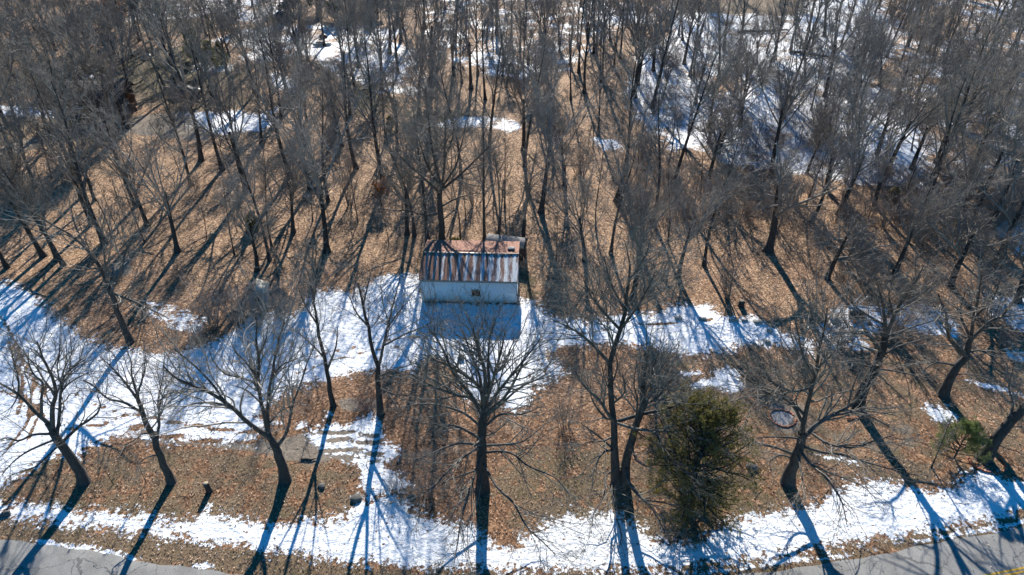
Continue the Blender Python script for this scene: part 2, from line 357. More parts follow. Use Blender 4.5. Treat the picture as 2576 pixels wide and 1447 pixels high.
# snow patches: (softness in m, ceiling, outline)
SNOW = [
 (1.15, 2.5, [(-60,700),(0,712),(40,716),(90,745),(130,790),(190,835),(260,872),(330,884),(430,888),(520,872),(600,825),(640,795),(740,792),(790,735),(850,730),(890,738),(960,690),(1058,695),(1062,757),(1302,764),(1312,752),(1350,762),(1385,800),(1450,806),(1480,815),(1500,803),(1560,790),(1660,788),(1680,770),(1780,768),(1805,790),(1900,800),(1960,830),(2010,850),(2065,872),(2040,886),(1950,868),(1880,865),(1830,882),(1760,890),(1700,892),(1640,872),(1560,866),(1480,862),(1420,868),(1370,888),(1395,910),(1425,940),(1360,970),(1335,1015),(1290,1035),(1250,1005),(1200,1010),(1165,990),(1150,930),(1130,898),(1080,900),(1040,932),(960,925),(880,942),(800,958),(730,978),(680,1005),(640,1045),(690,1062),(645,1085),(635,1120),(560,1116),(480,1106),(400,1112),(330,1092),(250,1110),(200,1142),(120,1152),(60,1190),(0,1225),(-80,1240)]),
 (.7, .75, [(770,1090),(800,1078),(840,1060),(870,1078),(930,1040),(955,1050),(962,1110),(1012,1132),(990,1150),(962,1168),(1000,1190),(1035,1215),(1010,1240),(960,1240),(930,1262),(905,1235),(905,1190),(895,1160),(840,1150),(800,1122)]),
 (.4, .5, [(743,1066),(760,1060),(775,1066),(765,1078),(748,1078)]),
 (.3, .6, [(812,1038),(830,1034),(834,1050),(818,1052)]),
 (1.05, 2.5, [(-60,1240),(0,1262),(80,1272),(150,1273),(210,1292),(260,1284),(330,1292),(430,1312),(480,1312),(520,1284),(580,1303),(640,1314),(700,1324),(760,1306),(820,1314),(870,1300),(882,1265),(920,1260),(950,1252),(1000,1252),(1030,1272),(1070,1302),(1150,1314),(1200,1335),(1250,1372),(1300,1378),(1330,1335),(1390,1304),(1450,1294),(1540,1289),(1600,1314),(1650,1354),(1720,1372),(1780,1354),(1850,1305),(1930,1294),(2000,1279),(2060,1264),(2100,1230),(2160,1215),(2230,1210),(2300,1229),(2350,1239),(2400,1219),(2450,1186),(2490,1180),(2530,1213),(2640,1200),(2640,1275),(2576,1290),(2500,1306),(2400,1326),(2300,1346),(2200,1360),(2100,1370),(2000,1390),(1900,1410),(1800,1421),(1700,1433),(1500,1439),(1250,1433),(1050,1426),(900,1416),(760,1396),(640,1381),(500,1361),(400,1351),(300,1336),(200,1321),(100,1316),(0,1296),(-60,1280)]),
 (.28, .7, [(82,1358),(110,1358),(200,1372),(300,1388),(352,1407),(340,1412),(250,1395),(160,1383),(90,1366)]),
 (.25, .7, [(455,1419),(500,1418),(540,1424),(540,1431),(480,1428)]),
 (.25, .9, [(1660,1450),(1760,1440),(1860,1424),(1960,1411),(2060,1400),(2140,1392),(2140,1398),(2060,1408),(1960,1420),(1860,1434),(1760,1448),(1690,1458)]),
 (.25, .7, [(2190,1382),(2210,1378),(2222,1383),(2200,1388)]),
 (.3, .9, [(2290,1362),(2400,1342),(2500,1325),(2640,1300),(2640,1308),(2500,1334),(2400,1350),(2300,1368)]),
 (.55, .8, [(1735,968),(1755,958),(1800,952),(1790,935),(1830,922),(1862,930),(1872,980),(1845,988),(1790,975),(1750,980)]),
 (.4, .5, [(1700,940),(1760,930),(1768,938),(1720,948)]),
 (.5, .35, [(2315,1020),(2380,1018),(2405,1050),(2410,1066),(2360,1062),(2330,1040)]),
 (.5, .15, [(2060,820),(2110,765),(2230,770),(2240,820),(2160,850),(2200,885),(2120,880),(2060,870)]),
 (.6, .25, [(2240,770),(2330,765),(2410,810),(2400,850),(2300,830),(2250,815)]),
 (.5, .3, [(2470,730),(2520,745),(2640,760),(2640,860),(2560,830),(2490,790)]),
 (.3, .4, [(2420,952),(2500,968),(2600,1000),(2600,1010),(2500,980),(2420,960)]),
 (.5, .3, [(2520,880),(2640,890),(2640,930),(2540,905)]),
 (.4, .1, [(370,760),(420,765),(520,800),(500,840),(440,830),(380,790)]),
 (.3, .5, [(2045,1142),(2130,1150),(2180,1165),(2100,1160)]),
 # far clearings
 (.9, .9, [(1110,308),(1150,298),(1250,300),(1300,312),(1316,335),(1280,340),(1220,328),(1120,326)]),
 (.9, .6, [(1498,345),(1550,345),(1570,372),(1520,372)]),
 (1.2, 1.0, [(475,285),(560,275),(650,278),(700,262),(690,300),(640,322),(560,330),(480,312)]),
 (1.2, .5, [(490,160),(540,150),(580,160),(570,178),(510,178)]),
 (1.5, .2, [(535,105),(620,75),(760,62),(900,58),(1010,70),(1000,105),(900,130),(830,140),(760,150),(660,160),(600,150),(640,120)]),
 (1.5, .35, [(800,120),(960,105),(1060,130),(1010,200),(930,215),(850,190),(800,160)]),
 (1.5, .0, [(960,170),(1080,180),(1060,240),(960,235)]),
 (1.5, .1, [(550,-30),(700,-30),(720,20),(640,60),(560,40)]),
 (2.0, -.25, [(1060,-40),(1500,-40),(1560,60),(1400,190),(1200,180),(1080,110)]),
 (2.0, .5, [(1500,40),(1640,30),(1640,55),(1500,55)]),
 (1.5, .3, [(1200,130),(1330,140),(1380,190),(1220,180)]),
 (2.0, -.1, [(2100,-20),(2200,-30),(2560,-40),(2640,400),(2560,430),(2430,470),(2350,478),(2280,470),(2200,300),(2230,150)]),
 (1.6, .55, [(1690,40),(1800,20),(1980,20),(2060,0),(2200,-10),(2260,90),(2230,200),(2300,330),(2330,440),(2250,470),(2150,462),(2050,432),(1960,425),(1900,420),(1820,415),(1780,380),(1700,372),(1620,310),(1580,230),(1620,130),(1690,90)]),
 (1.3, .4, [(160,200),(230,190),(270,240),(250,262),(180,230)]),
 (1.0, .5, [(-60,275),(60,270),(150,285),(140,300),(-60,292)]),
 (1.0, .8, [(215,300),(270,300),(290,325),(230,330)]),
 (1.2, .3, [(2480,560),(2640,520),(2640,640),(2560,640)]),
 (.9, .1, [(690,190),(760,200),(740,230),(690,225)]),
]
NOSNOW = [(2.5, .3, [(1690,20),(2010,10),(2040,45),(1800,38)]), (1.5,.4,[(2160,160),(2260,150),(2300,200),(2200,215)]), (1.5,.4,[(1780,200),(1850,180),(1870,230),(1800,250)]), (2,.4,[(2250,30),(2420,20),(2440,90),(2300,110)])]
TRACKS = [(.13, [(786,1085),(860,1088),(944,1097)]), (.17, [(825,1107),(880,1110),(950,1119)]), (.16, [(822,1131),(880,1134),(960,1143)]), (.12, [(850,1150),(950,1160)]),
 (.14, [(330,1040),(416,1058),(520,1074),(640,1090)]), (.12, [(330,1080),(416,1096),(520,1106),(640,1116)]), (.08, [(120,1090),(260,1065),(330,1040)]), (.08, [(700,958),(850,900),(1000,872),(1075,866)]), (.07, [(700,930),(850,880),(1000,852),(1060,846)]),
 (.07, [(1305,905),(1330,935),(1345,985)]), (.07, [(1345,895),(1372,930),(1380,965)]), (.13, [(30,900),(60,960),(45,1040)]), (.11, [(52,890),(85,960),(70,1050)]), (.12, [(5,800),(40,860),(55,900)]), (.12, [(90,1020),(60,1080),(20,1130)]), (.16, [(0,985),(60,1000),(110,1050)]), (.10, [(120,960),(100,1040),(70,1110)]), (.10, [(20,860),(70,930),(110,990)]), (.07, [(180,985),(240,1020),(330,1050)]), (.07, [(200,1075),(300,1066),(420,1078)]),
 (.09, [(1460,795),(1560,812),(1680,815),(1790,806)]), (.08, [(1410,846),(1520,832),(1640,838)])]
GRASS = [(.8, .58, [(-80,1110),(200,1145),(420,1115),(640,1130),(760,1140),(905,1165),(905,1310),(760,1330),(500,1330),(200,1300),(-80,1270)]),
 (.8, 1.0, [(-80,1290),(200,1318),(500,1358),(900,1412),(1250,1436),(1600,1440),(2000,1394),(2576,1290),(2640,1290),(2640,1340),(2200,1400),(1900,1445),(1700,1475),(700,1475),(400,1425),(-80,1360)]),
 (.8, .65, [(1290,1130),(1500,1110),(1640,1150),(1860,1180),(1960,1200),(2050,1240),(1960,1300),(1700,1370),(1300,1350),(1220,1250)]),
 (.9, .52, [(1640,900),(2100,880),(2420,880),(2640,960),(2640,1210),(2300,1240),(2050,1230),(1860,1160),(1640,1100)]),
 (.6, .8, [(1312,680),(1350,690),(1362,760),(1312,750)]),
 (2, .9, [(180,120),(520,110),(640,180),(640,270),(460,290),(330,260),(200,190)]),
 (2, .9, [(850,190),(1000,190),(1000,290),(880,300)]), (2, .8, [(-80,290),(140,295),(250,330),(60,370),(-80,380)]), (2, .8, [(1000,270),(1250,280),(1200,340),(1020,330)]), (2.5, .9, [(1680,-20),(2080,-30),(2050,40),(1700,40)]), (2,.7,[(300,-30),(560,-30),(560,80),(330,90)])]
GREEN = [(1.2, .55, [(1312,690),(1352,700),(1358,760),(1312,750)]), (1.0, .4, [(1330,1140),(1470,1150),(1450,1260),(1340,1230)]), (1.0, .4, [(1800,1180),(1960,1210),(1900,1290),(1820,1260)]), (2, .5, [(180,120),(520,110),(620,190),(460,260),(200,190)]), (2, .6, [(850,200),(1000,200),(980,280),(880,280)]), (1, .3, [(100,1265),(260,1270),(440,1300),(300,1310)]), (2,.4,[(1000,275),(1200,285),(1160,335),(1020,330)])]
DIRT = [(.5, .9, [(330,1080),(420,1108),(640,1118),(760,1090),(800,1085),(860,1150),(780,1170),(640,1140),(480,1120),(360,1115)]),
 (.6, .42, [(940,1085),(1010,1120),(1180,1080),(1300,1010),(1380,1010),(1420,1090),(1320,1120),(1200,1150),(1050,1200),(960,1180)]),
 (.4, .9, [(780,1080),(960,1080),(960,1180),(800,1150)]), (.5, .75, [(840,1010),(880,995),(960,1000),(950,1040),(860,1035)]),
 (.6, .5, [(1960,870),(2140,875),(2160,930),(2040,920)]), (.5, .7, [(1640,985),(1760,975),(1740,1010),(1650,1020)]), (.6,.5,[(2060,900),(2160,890),(2140,960)]), (.5,.6,[(1920,1000),(2030,1010),(2060,1090),(1940,1100)]), (.6,.45,[(2050,1080),(2300,1050),(2330,1150),(2120,1150)]),
 (1.0, 1.0, [(-60,395),(100,352),(260,322),(340,300),(480,280),(560,310),(520,345),(330,340),(240,345),(120,375),(-60,420)]), (.8,.8,[(270,660),(330,640),(340,690),(280,700)]) ]
def field(P, polys, mode):
    out = np.full(len(P), -2.5) if mode == 'snow' else np.zeros(len(P))
    for s, cap, pts in polys:
        g = gpoly(pts); pad = 4 * max(s, 1)
        k = (P[:, 0] > g[:, 0].min() - pad) & (P[:, 0] < g[:, 0].max() + pad) & (P[:, 1] > g[:, 1].min() - pad) & (P[:, 1] < g[:, 1].max() + pad)
        if not k.any(): continue
        d = sd_poly(P[k], g)
        if mode == 'snow': q = d / s; q = q * (1 + 1.6 * np.clip(q - .25, 0, 1)); out[k] = np.maximum(out[k], np.clip(np.minimum(q, cap), -2.5, 2.6))
        else: out[k] = np.maximum(out[k], cap * np.clip(.5 + d / (2 * s), 0, 1))
    return out
def snow_value(P):
    v = field(P, SNOW, 'snow')
    for s, cap, pts in NOSNOW:
        d = sd_poly(P, gpoly(pts)); v = np.where(d > -s, np.minimum(v, -d / s * .8), v)
    for wd, pl in TRACKS:
        d = d_line(P, gpoly(pl)); v = np.minimum(v, np.clip((d - wd) / wd * 1.6, -1.4, 9))
    return v
# road edge: near-kerb curve through the points where it is seen
EDGE = np.array([at(x, y)[:2] for x, y in [(-420,1285),(-200,1322),(0,1357),(200,1381),(350,1411),(540,1437),(700,1455),(950,1478),(1250,1484),(1550,1473),(1850,1447),(2100,1415),(2300,1377),(2576,1325),(2800,1272),(3000,1222)]])
def resample(P, n):
    P = np.asarray(P, float); P2 = np.vstack([2 * P[0] - P[1], P, 2 * P[-1] - P[-2]]); out = []
    segs = len(P) - 1
    for t in np.linspace(0, segs, n):
        i = min(int(t), segs - 1); u = t - i; a, b, c, d = P2[i], P2[i + 1], P2[i + 2], P2[i + 3]
        out.append(.5 * (2 * b + (c - a) * u + (2 * a - 5 * b + 4 * c - d) * u * u + (3 * b - a - 3 * c + d) * u ** 3))
    return np.array(out)
def make_ground():
    nr, nc = 500, 420
    d = 4 * np.exp(np.linspace(0, math.log(560 / 4), nr)); u = np.linspace(-1, 1, nc)
    X = u[None, :] * (.95 * d[:, None] + 24); Y = np.repeat(d[:, None], nc, 1); Z = hz(X, Y)
    V = np.stack([X, Y, Z], -1).reshape(-1, 3)
    i = np.arange(nr - 1)[:, None] * nc + np.arange(nc - 1)[None, :]
    Fq = np.stack([i, i + 1, i + nc + 1, i + nc], -1).reshape(-1, 4)
    me = mesh("ground", V, [Fq], True); P = V[:, :2]
    sv = snow_value(P)
    far = P[:, 1] > 150
    sv = np.where(far, np.maximum(sv, -.9 + .8 * np.sin(P[:, 0] * .07) * np.sin(P[:, 1] * .05)), sv)
    for nm, val in (("snow", sv), ("grass", field(P, GRASS, 'w')), ("green", field(P, GREEN, 'w')), ("dirt", field(P, DIRT, 'w'))):
        a = me.attributes.new(nm, 'FLOAT', 'POINT'); a.data.foreach_set("value", val.astype(np.float32))
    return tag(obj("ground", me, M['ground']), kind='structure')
make_ground()
def make_road():
    E = resample(EDGE, 120); T = np.gradient(E, axis=0); T /= np.linalg.norm(T, axis=1)[:, None]; Nn = np.stack([T[:, 1], -T[:, 0]], 1)
    jag = .05 * np.sin(np.arange(120) * 1.7) + .04 * np.sin(np.arange(120) * .63)
    rows = [(-.0, .006), (.25, .03), (1.2, .045), (2.36, .06), (3.6, .045), (4.6, .02), (4.8, .0)]
    V = []
    for k, (o_, z) in enumerate(rows):
        q = E + Nn * (o_ + (jag if k == 0 else 0))[:, None] if k == 0 else E + Nn * o_
        V.append(np.column_stack([q, np.full(120, z)]))
    V = np.array(V); n_ = len(rows)
    i = np.arange(n_ - 1)[:, None] * 120 + np.arange(119)[None, :]
    Fq = np.stack([i, i + 120, i + 121, i + 1], -1).reshape(-1, 4)
    tag(obj("road", mesh("road", V.reshape(-1, 3), [Fq], True), M['road']), kind='structure')
    mb = MB()
    for o_ in (2.26, 2.45):
        a = E + Nn * (o_ - .055); b = E + Nn * (o_ + .055)
        VV = np.concatenate([np.column_stack([a, np.full(120, .066)]), np.column_stack([b, np.full(120, .066)])])
        j = np.arange(119); mb.add(VV, [np.stack([j, j + 120, j + 121, j + 1], -1)])
    tag(mb.build("road_centre_line", M['yellow']), kind='structure')
make_road()
def pix_of(P): return to_px(P[:, 0], P[:, 1])
def make_leaves():
    n = 150000
    d = 20 + 52 * rng.random(n) ** 1.3; x = (rng.random(n) * 2 - 1) * (.80 * d + 14)
    P = np.column_stack([x, d]); sv = snow_value(P); gv = field(P, GRASS, 'w'); dv = field(P, DIRT, 'w')
    pr = np.where(sv > .9, .025, np.where(sv > 0, .15, .9)) * (1 - .3 * np.clip(gv, 0, 1)) * (1 - .75 * np.clip(dv, 0, 1))
    # keep off the road and out of the shed
    E = resample(EDGE, 60); ye = np.interp(x, E[:, 0], E[:, 1]); pr = np.where(d < ye + .1, .012, pr)
    pr = np.where((np.abs(x + 3.2) < 4.3) & (d > 46) & (d < 53), 0, pr)
    k = rng.random(n) < pr; P = P[k]; n = len(P)
    s = (.026 + .032 * rng.random(n))[:, None]; a = rng.random(n) * 6.283
    U = np.column_stack([np.cos(a), np.sin(a), .5 * rng.standard_normal(n)]); W = np.column_stack([-np.sin(a), np.cos(a), .5 * rng.standard_normal(n)])
    U = nrm(U) * s; W = nrm(W) * s * .7
    C = np.column_stack([P, hz(P[:, 0], P[:, 1]) + .035 + .02 * rng.random(n)]); C[:, 2] += np.where(P[:, 1] < np.interp(P[:, 0], E[:, 0], E[:, 1]) + .1, .05, 0)
    lift = np.array([0, 0, 1.]) * s * .5
    V = np.stack([C - U, C - W + lift, C + U, C + W + lift], 1).reshape(-1, 3)
    f = np.arange(n)[:, None] * 4; me = mesh("fallen_leaves", V, [np.concatenate([f + [0, 1, 2], f + [0, 2, 3]])])
    at_ = me.attributes.new("shade", 'FLOAT', 'POINT'); at_.data.foreach_set("value", np.repeat(rng.random(n) ** .8, 4).astype(np.float32))
    tag(obj("fallen_leaves", me, M['leaf']), kind='stuff', label="dry brown leaves strewn over the ground", cat="leaves")
make_leaves()

def make_sticks():
    rg = np.random.default_rng(12); n = 2600; d = 26 + 50 * rg.random(n); x = (rg.random(n) * 2 - 1) * (.8 * d + 10); a = rg.random(n) * 6.283; L = .25 + .9 * rg.random(n) ** 2
    keep = ~((np.abs(x + 3.2) < 4.6) & (d > 45.5) & (d < 54)); x, d, a, L = x[keep], d[keep], a[keep], L[keep]; n = len(x); P = [np.column_stack([x, d, hz(x, d) + .03])]; D = np.column_stack([np.cos(a), np.sin(a), .06 * rg.standard_normal(n)])
    for k in range(3): D = D + .2 * rg.standard_normal((n, 3)) * [1, 1, .3]; q = P[-1] + D * (L / 3)[:, None]; q[:, 2] = np.maximum(q[:, 2], hz(q[:, 0], q[:, 1]) + .015); P.append(q)
    V, Fq = tubes(np.stack(P, 1), (.008 + .012 * rg.random(n))[:, None] * np.linspace(1, .4, 4)[None], 4); tag(obj("fallen_sticks", mesh("fallen_sticks", V, [Fq]), M['limb']), "short fallen sticks littering the ground", "sticks", None, 'stuff')
make_sticks()
# ------------------------------------------------------------------ the shed
def make_shed():
    A, B = at(1062.4, 758.8), at(1300.5, 764)
    W = float(np.hypot(*(B - A)[:2])); yaw = math.atan2(B[1] - A[1], B[0] - A[0]); D = 5.0
    root = empty("shed", ((A + B) / 2).tolist(), yaw, "white-walled shed with a rusty corrugated metal roof, standing in the snowy drive", "shed")
    h = W / 2; He, Hr, yr, Hb, t = 2.38, 3.22, 2.6, 2.98, .12
    mb = MB(); mb.box((0, t / 2, He / 2 - .1), (W, t, He + .2)); fw = mb.build("front_wall", M['wall'], root)
    mb = MB(); mb.box((0, D - t / 2, (Hb - .08) / 2 - .1), (W - .02, t, Hb + .12)); mb.build("back_wall", M['wall'], root)
    for sx in (-1, 1):
        mb = MB(); x0, x1 = sx * (h - .001), sx * (h - t)
        prof = [(t + .002, -.2), (D - t - .002, -.2), (D - t - .002, Hb - .06), (yr, Hr - .06), (t + .002, He)]
        VV = [(x, y, z) for x in (x0, x1) for y, z in prof]
        q = [[i, (i + 1) % 5, 5 + (i + 1) % 5, 5 + i] for i in range(5)]
        mb.add(VV, [q, [[0, 1, 2, 3, 4], [9, 8, 7, 6, 5]]]); mb.build("gable_wall", M['wall'], root)
    ov = .10
    def sheet(name, y0, z0, y1, z1, m, cut=None):
        nx = 26 * 6 + 1; xs = np.linspace(-h - ov, h + ov * .6, nx); wv = .014 * np.cos(np.arange(nx) * math.pi / 3)
        ys = np.linspace(0, 1, 7); V = []
        for u in ys:
            sag = .012 * np.sin(xs * 1.3 + u * 2)
            for dz in (0.0,): V.append(np.column_stack([xs, np.full(nx, y0 + (y1 - y0) * u), z0 + (z1 - z0) * u + wv + sag]))
        V = np.array(V).reshape(-1, 3); low = V - np.array([0, 0, .02])
        i = np.arange(6)[:, None] * nx + np.arange(nx - 1)[None, :]; Fq = np.stack([i, i + 1, i + nx + 1, i + nx], -1).reshape(-1, 4)
        mb = MB(); mb.add(V, [Fq]); mb.add(low, [Fq[:, ::-1]])
        e = np.arange(nx - 1); mb.add(np.concatenate([V[:nx] - [0, .002, 0], low[:nx] - [0, .002, 0]]), [np.stack([e, e + nx, e + 1 + nx, e + 1], -1)])
        return mb.build(name, m, root, True)
    roof_f = sheet("front_roof", -.28, He - .04 + .03, yr, Hr + .03, M['rust_front'])
    roof_b = sheet("back_roof", yr + .004, Hr + .026, D + .22, Hb + .01, M['rust_back'])
    mb = MB(); mb.box((0, yr, Hr + .062), (W + .14, .15, .012), rx(R(5))); mb.build("ridge_cap", simple("pale_ridge_metal", (.17, .15, .13), (.40, .37, .32), 3, .5, metal=.3), roof_f)
    mb = MB(); mb.box((0, -.23, He - .16), (W + .1, .03, .12)); mb.build("fascia_board", M['weather'], root)
    mb = MB(); mb.box((h - .62, yr + 1.0, Hr + .02), (.62, .7, .012), rx(R(-6))); mb.build("roof_patch", M['greyroof'], roof_b)
    for sx in (-1, 1):
        mb = MB(); mb.box((sx * (h + .012), .03, He / 2 - .1), (.02, .12, He + .1)); mb.build("corner_trim", M['white'], root)
    # faint panel joints, window
    mb = MB()
    for i in range(1, 7): mb.box((-h + i * W / 7, -.004, He / 2), (.03, .012, He - .1))
    mb.build("panel_seams", M['wall'], root)
    wx = (1199 - 1181.5) / 30.2; wz = 1.02
    wn = MB(); fr = .035
    for dx in (-1, 1): wn.box((wx + dx * .33, -.02, wz), (fr, .06, .52))
    for dz in (-1, 1): wn.box((wx, -.02, wz + dz * .235), (.61, .06, fr))
    wf = wn.build("window", M['brownwall'], root)
    mb = MB(); mb.box((wx, -.006, wz), (.61, .012, .42)); mb.build("pane", M['glass'], wf)
    mb = MB(); mb.box((wx, -.05, wz - .29), (.86, .12, .05)); mb.build("sill", M['weather'], wf)
    mb = MB(); mb.box((wx, -.04, wz + .285), (.82, .09, .045)); mb.build("lintel", M['weather'], wf)
    mb = MB()
    for i in range(40):
        a = rng.random() * W - h; mb.box((a, -.05 - .08 * rng.random(), .02), (.10 + .2 * rng.random(), .1, .10), rz(rng.random()))
    mb.build("foundation_stones", M['rock'], root)
    return root
make_shed()
def make_trailer():
    P = at(1318, 661); Q = at(1231, 640); yaw = R(-13); L = 3.5
    root = empty("storage_box", (P[0] - L / 2 * math.cos(yaw) + .1, P[1] - L / 2 * math.sin(yaw) + .75, 0), yaw, "low brown storage box with a rounded grey roof, hard behind the shed", "storage box")
    w_, He, rise = 1.5, 1.52, .42
    mb = MB()
    for sy in (-1, 1): mb.box((0, sy * (w_ / 2 - .03), He / 2), (L - .14, .06, He))
    mb.build("side_wall", M['brownwall'], root)
    for sx in (-1, 1):
        mb = MB(); n_ = 14; arc = [(math.cos(a) * (w_ / 2 - .01), He + math.sin(a) * rise) for a in np.linspace(0, math.pi, n_)]
        prof = [(-w_ / 2 + .01, .0), (w_ / 2 - .01, .0)] + arc
        V = [(sx * x, y, z) for x in (L / 2, L / 2 - .07) for y, z in prof]; m_ = len(prof)
        mb.add(V, [[[i, (i + 1) % m_, m_ + (i + 1) % m_, m_ + i] for i in range(m_)], [list(range(m_)), list(range(m_, 2 * m_))[::-1]]]); mb.build("end_wall", M['brownwall'], root)
    V = []; na = 18; nx = 40
    for x in np.linspace(-L / 2 - .08, L / 2 + .08, nx):
        for a in np.linspace(-.06, math.pi + .06, na): V.append((x, math.cos(a) * (w_ / 2 + .05), He + .03 + math.sin(a) * (rise + .04) + .006 * math.cos(x * 30)))
    V = np.array(V); i = np.arange(nx - 1)[:, None] * na + np.arange(na - 1)[None, :]; Fq = np.stack([i, i + na, i + na + 1, i + 1], -1).reshape(-1, 4)
    mb = MB(); mb.add(V, [Fq]); mb.add(V - np.array([0, 0, .02]), [Fq[:, ::-1]]); mb.build("curved_roof", M['greyroof'], root, True)
    mb = MB(); mb.box((L / 2 + .015, 0, .75), (.03, .7, 1.35)); d = mb.build("door", M['brownwall'], root)
    mb = MB(); mb.box((L / 2 + .045, .26, .75), (.03, .03, .14)); mb.build("handle", M['dark'], d)
make_trailer()
def make_hut():
    P = gp(655, 782); root = empty("small_hut", P.tolist(), R(12), "small weathered grey hut with a cream sheet roof, tangled in brush left of the shed", "hut")
    mb = MB(); mb.box((0, .7, .8), (1.4, 1.4, 1.6)); mb.build("wall", M['hutwall'], root)
    for sx in (-1, 1):
        mb = MB(); mb.box((sx * .45, .7, 1.86), (1.02, 1.75, .03), ry(sx * R(30))); mb.build("roof", M['hutroof'] if sx > 0 else M['shingle'], root)
    mb = MB(); mb.add([(-.68, .02, 1.6), (.68, .02, 1.6), (0, .02, 2.05), (-.68, 1.38, 1.6), (.68, 1.38, 1.6), (0, 1.38, 2.05)], [[[0, 1, 2], [5, 4, 3]]]); mb.build("gable", M['hutwall'], root)
    mb = MB(); mb.box((.02, -.012, .72), (.62, .03, 1.35)); d = mb.build("door", M['weather'], root)
    mb = MB(); mb.box((.24, -.04, .74), (.04, .04, .1)); mb.build("handle", M['dark'], d)
    mb = MB(); mb.box((.02, -.032, 1.12), (.34, .02, .34)); mb.build("pane", M['glass'], d)
make_hut()
def make_house():
    P = gp(238, 322); root = empty("house", P.tolist(), R(15), "house with a wide dark shingle roof among the trees at upper left", "house")
    W_, D_, He, Hr = 8.2, 7.5, 2.7, 4.7; h = W_ / 2
    mb = MB(); mb.box((0, .1, He / 2), (W_, .2, He)); mb.build("wall", M['siding'], root); mb = MB(); mb.box((0, D_ - .1, He / 2), (W_, .2, He)); mb.build("wall", M['siding'], root)
    for sx in (-1, 1):
        mb = MB(); pr = [(.2, 0), (D_ - .2, 0), (D_ - .2, He), (D_ / 2, Hr - .05), (.2, He)]
        mb.add([(sx * x, y, z) for x in (h, h - .2) for y, z in pr], [[[i, (i + 1) % 5, 5 + (i + 1) % 5, 5 + i] for i in range(5)], [[0, 1, 2, 3, 4], [9, 8, 7, 6, 5]]]); mb.build("gable_wall", M['siding'], root)
    ang = math.atan2(Hr - He, D_ / 2); ln = math.hypot(Hr - He, D_ / 2) + .5
    for s in (1, -1):
        mb = MB(); mb.box((0, D_ / 2 - s * (ln / 2) * math.cos(ang), Hr + .06 - ln / 2 * math.sin(ang)), (W_ + .8, ln, .12), rx(s * ang)); rf = mb.build("roof", M['shingle'], root)
    mb = MB(); mb.box((-1.8, -.34, 2.47), (2.8, .5, .05), rx(ang)); mb.build("eave_snow", M['snow'], root)
    for x in (-2.6, 2.4):
        mb = MB()
        for dx in (-.5, .5): mb.box((x + dx, -.02, 1.5), (.08, .08, 1.2))
        for dz in (-.6, .6): mb.box((x, -.02, 1.5 + dz), (1.08, .08, .08))
        f = mb.build("window", M['white'], root); mb = MB(); mb.box((x, -.005, 1.5), (.92, .01, 1.12)); mb.build("pane", M['glass'], f)
    mb = MB(); mb.box((0, -.03, 1.0), (.95, .06, 2.0)); d = mb.build("door", M['brownwall'], root); mb = MB(); mb.box((.36, -.08, 1.0), (.05, .05, .12)); mb.build("handle", M['dark'], d)
make_house()

# ------------------------------------------------------------------ trees
def grow(P, Rr, n, t0, t1, ang, lf, rf, steps, wig, up, rmin, rg, absmax=None):
    """n children per parent; returns points and radii"""
    N, K, _ = P.shape
    if np.isscalar(n): idx = np.repeat(np.arange(N), n)
    else: idx = np.repeat(np.arange(N), n)
    m = len(idx)
    if m == 0: return np.zeros((0, steps + 1, 3)), np.zeros((0, steps + 1))
    L = np.linalg.norm(np.diff(P, axis=1), axis=2).sum(1)
    t = t0 + (t1 - t0) * rg.random(m) ** .9; q = t * (K - 1); i = np.minimum(q.astype(int), K - 2); u = (q - i)[:, None]
    pos = P[idx, i] * (1 - u) + P[idx, i + 1] * u; tan = nrm(P[idx, i + 1] - P[idx, i]); r0 = Rr[idx, i] * (1 - u[:, 0]) + Rr[idx, i + 1] * u[:, 0]
    rv = nrm(rg.standard_normal((m, 3))); perp = nrm(rv - (rv * tan).sum(1, keepdims=True) * tan)
    a = np.radians(ang[0] + (ang[1] - ang[0]) * rg.random(m))[:, None]
    d = nrm(tan * np.cos(a) + perp * np.sin(a))
    ln = L[idx] * lf * (1.15 - .75 * t) * (.65 + .7 * rg.random(m))
    if absmax: ln = np.minimum(ln, absmax * (.6 + .8 * rg.random(m)))
    st = (ln / steps)[:, None]; out = [pos]
    for s in range(steps):
        d = nrm(d + wig * rg.standard_normal((m, 3)) + np.array([0, 0, up])); pos = pos + d * st; out.append(pos)
    Q = np.stack(out, 1); r = np.maximum(np.minimum(r0 * rf, ln * .022 + .004), rmin)
    tap = np.linspace(1, .32, steps + 1)[None, :]
    return Q, np.maximum(r[:, None] * tap, rmin * .55)
def crown_mesh(levels, name):
    Vs, Fs, n = [], [], 0
    for P, Rr, s in levels:
        if len(P) == 0: continue
        V, Fq = tubes(P, Rr, s); Vs.append(V); Fs.append(Fq + n); n += len(V)
    return mesh(name, np.concatenate(Vs), [np.concatenate(Fs)])
def trunk_mesh(P, Rr, s=9, name="trunk"):
    V, Fq = tubes(P[None], Rr[None], s); return mesh(name, V, [Fq], True)
def poly_trunk(rg, H, r0, lean, wob, K=11, top=.45):
    z = np.linspace(-.25, H, K); a = rg.random() * 6.28; f = np.linspace(0, 1, K)
    w1, w2 = rg.standard_normal(2) * wob; P = np.column_stack([lean * math.cos(a) * f ** 1.3 * H + w1 * np.sin(f * 5) * H, lean * math.sin(a) * f ** 1.3 * H + w2 * np.sin(f * 4.2 + .7) * H - w2 * math.sin(.7) * H, z])
    r = r0 * (1 - (1 - top) * f); q = P[0] + (P[1] - P[0]) * .4; P = np.vstack([P[:1], q[None], P[1:]]); r = np.concatenate([[r[0] * 1.75, r0 * 1.4], r[1:]]); r[2] *= 1.04; return P, r
VAR = []
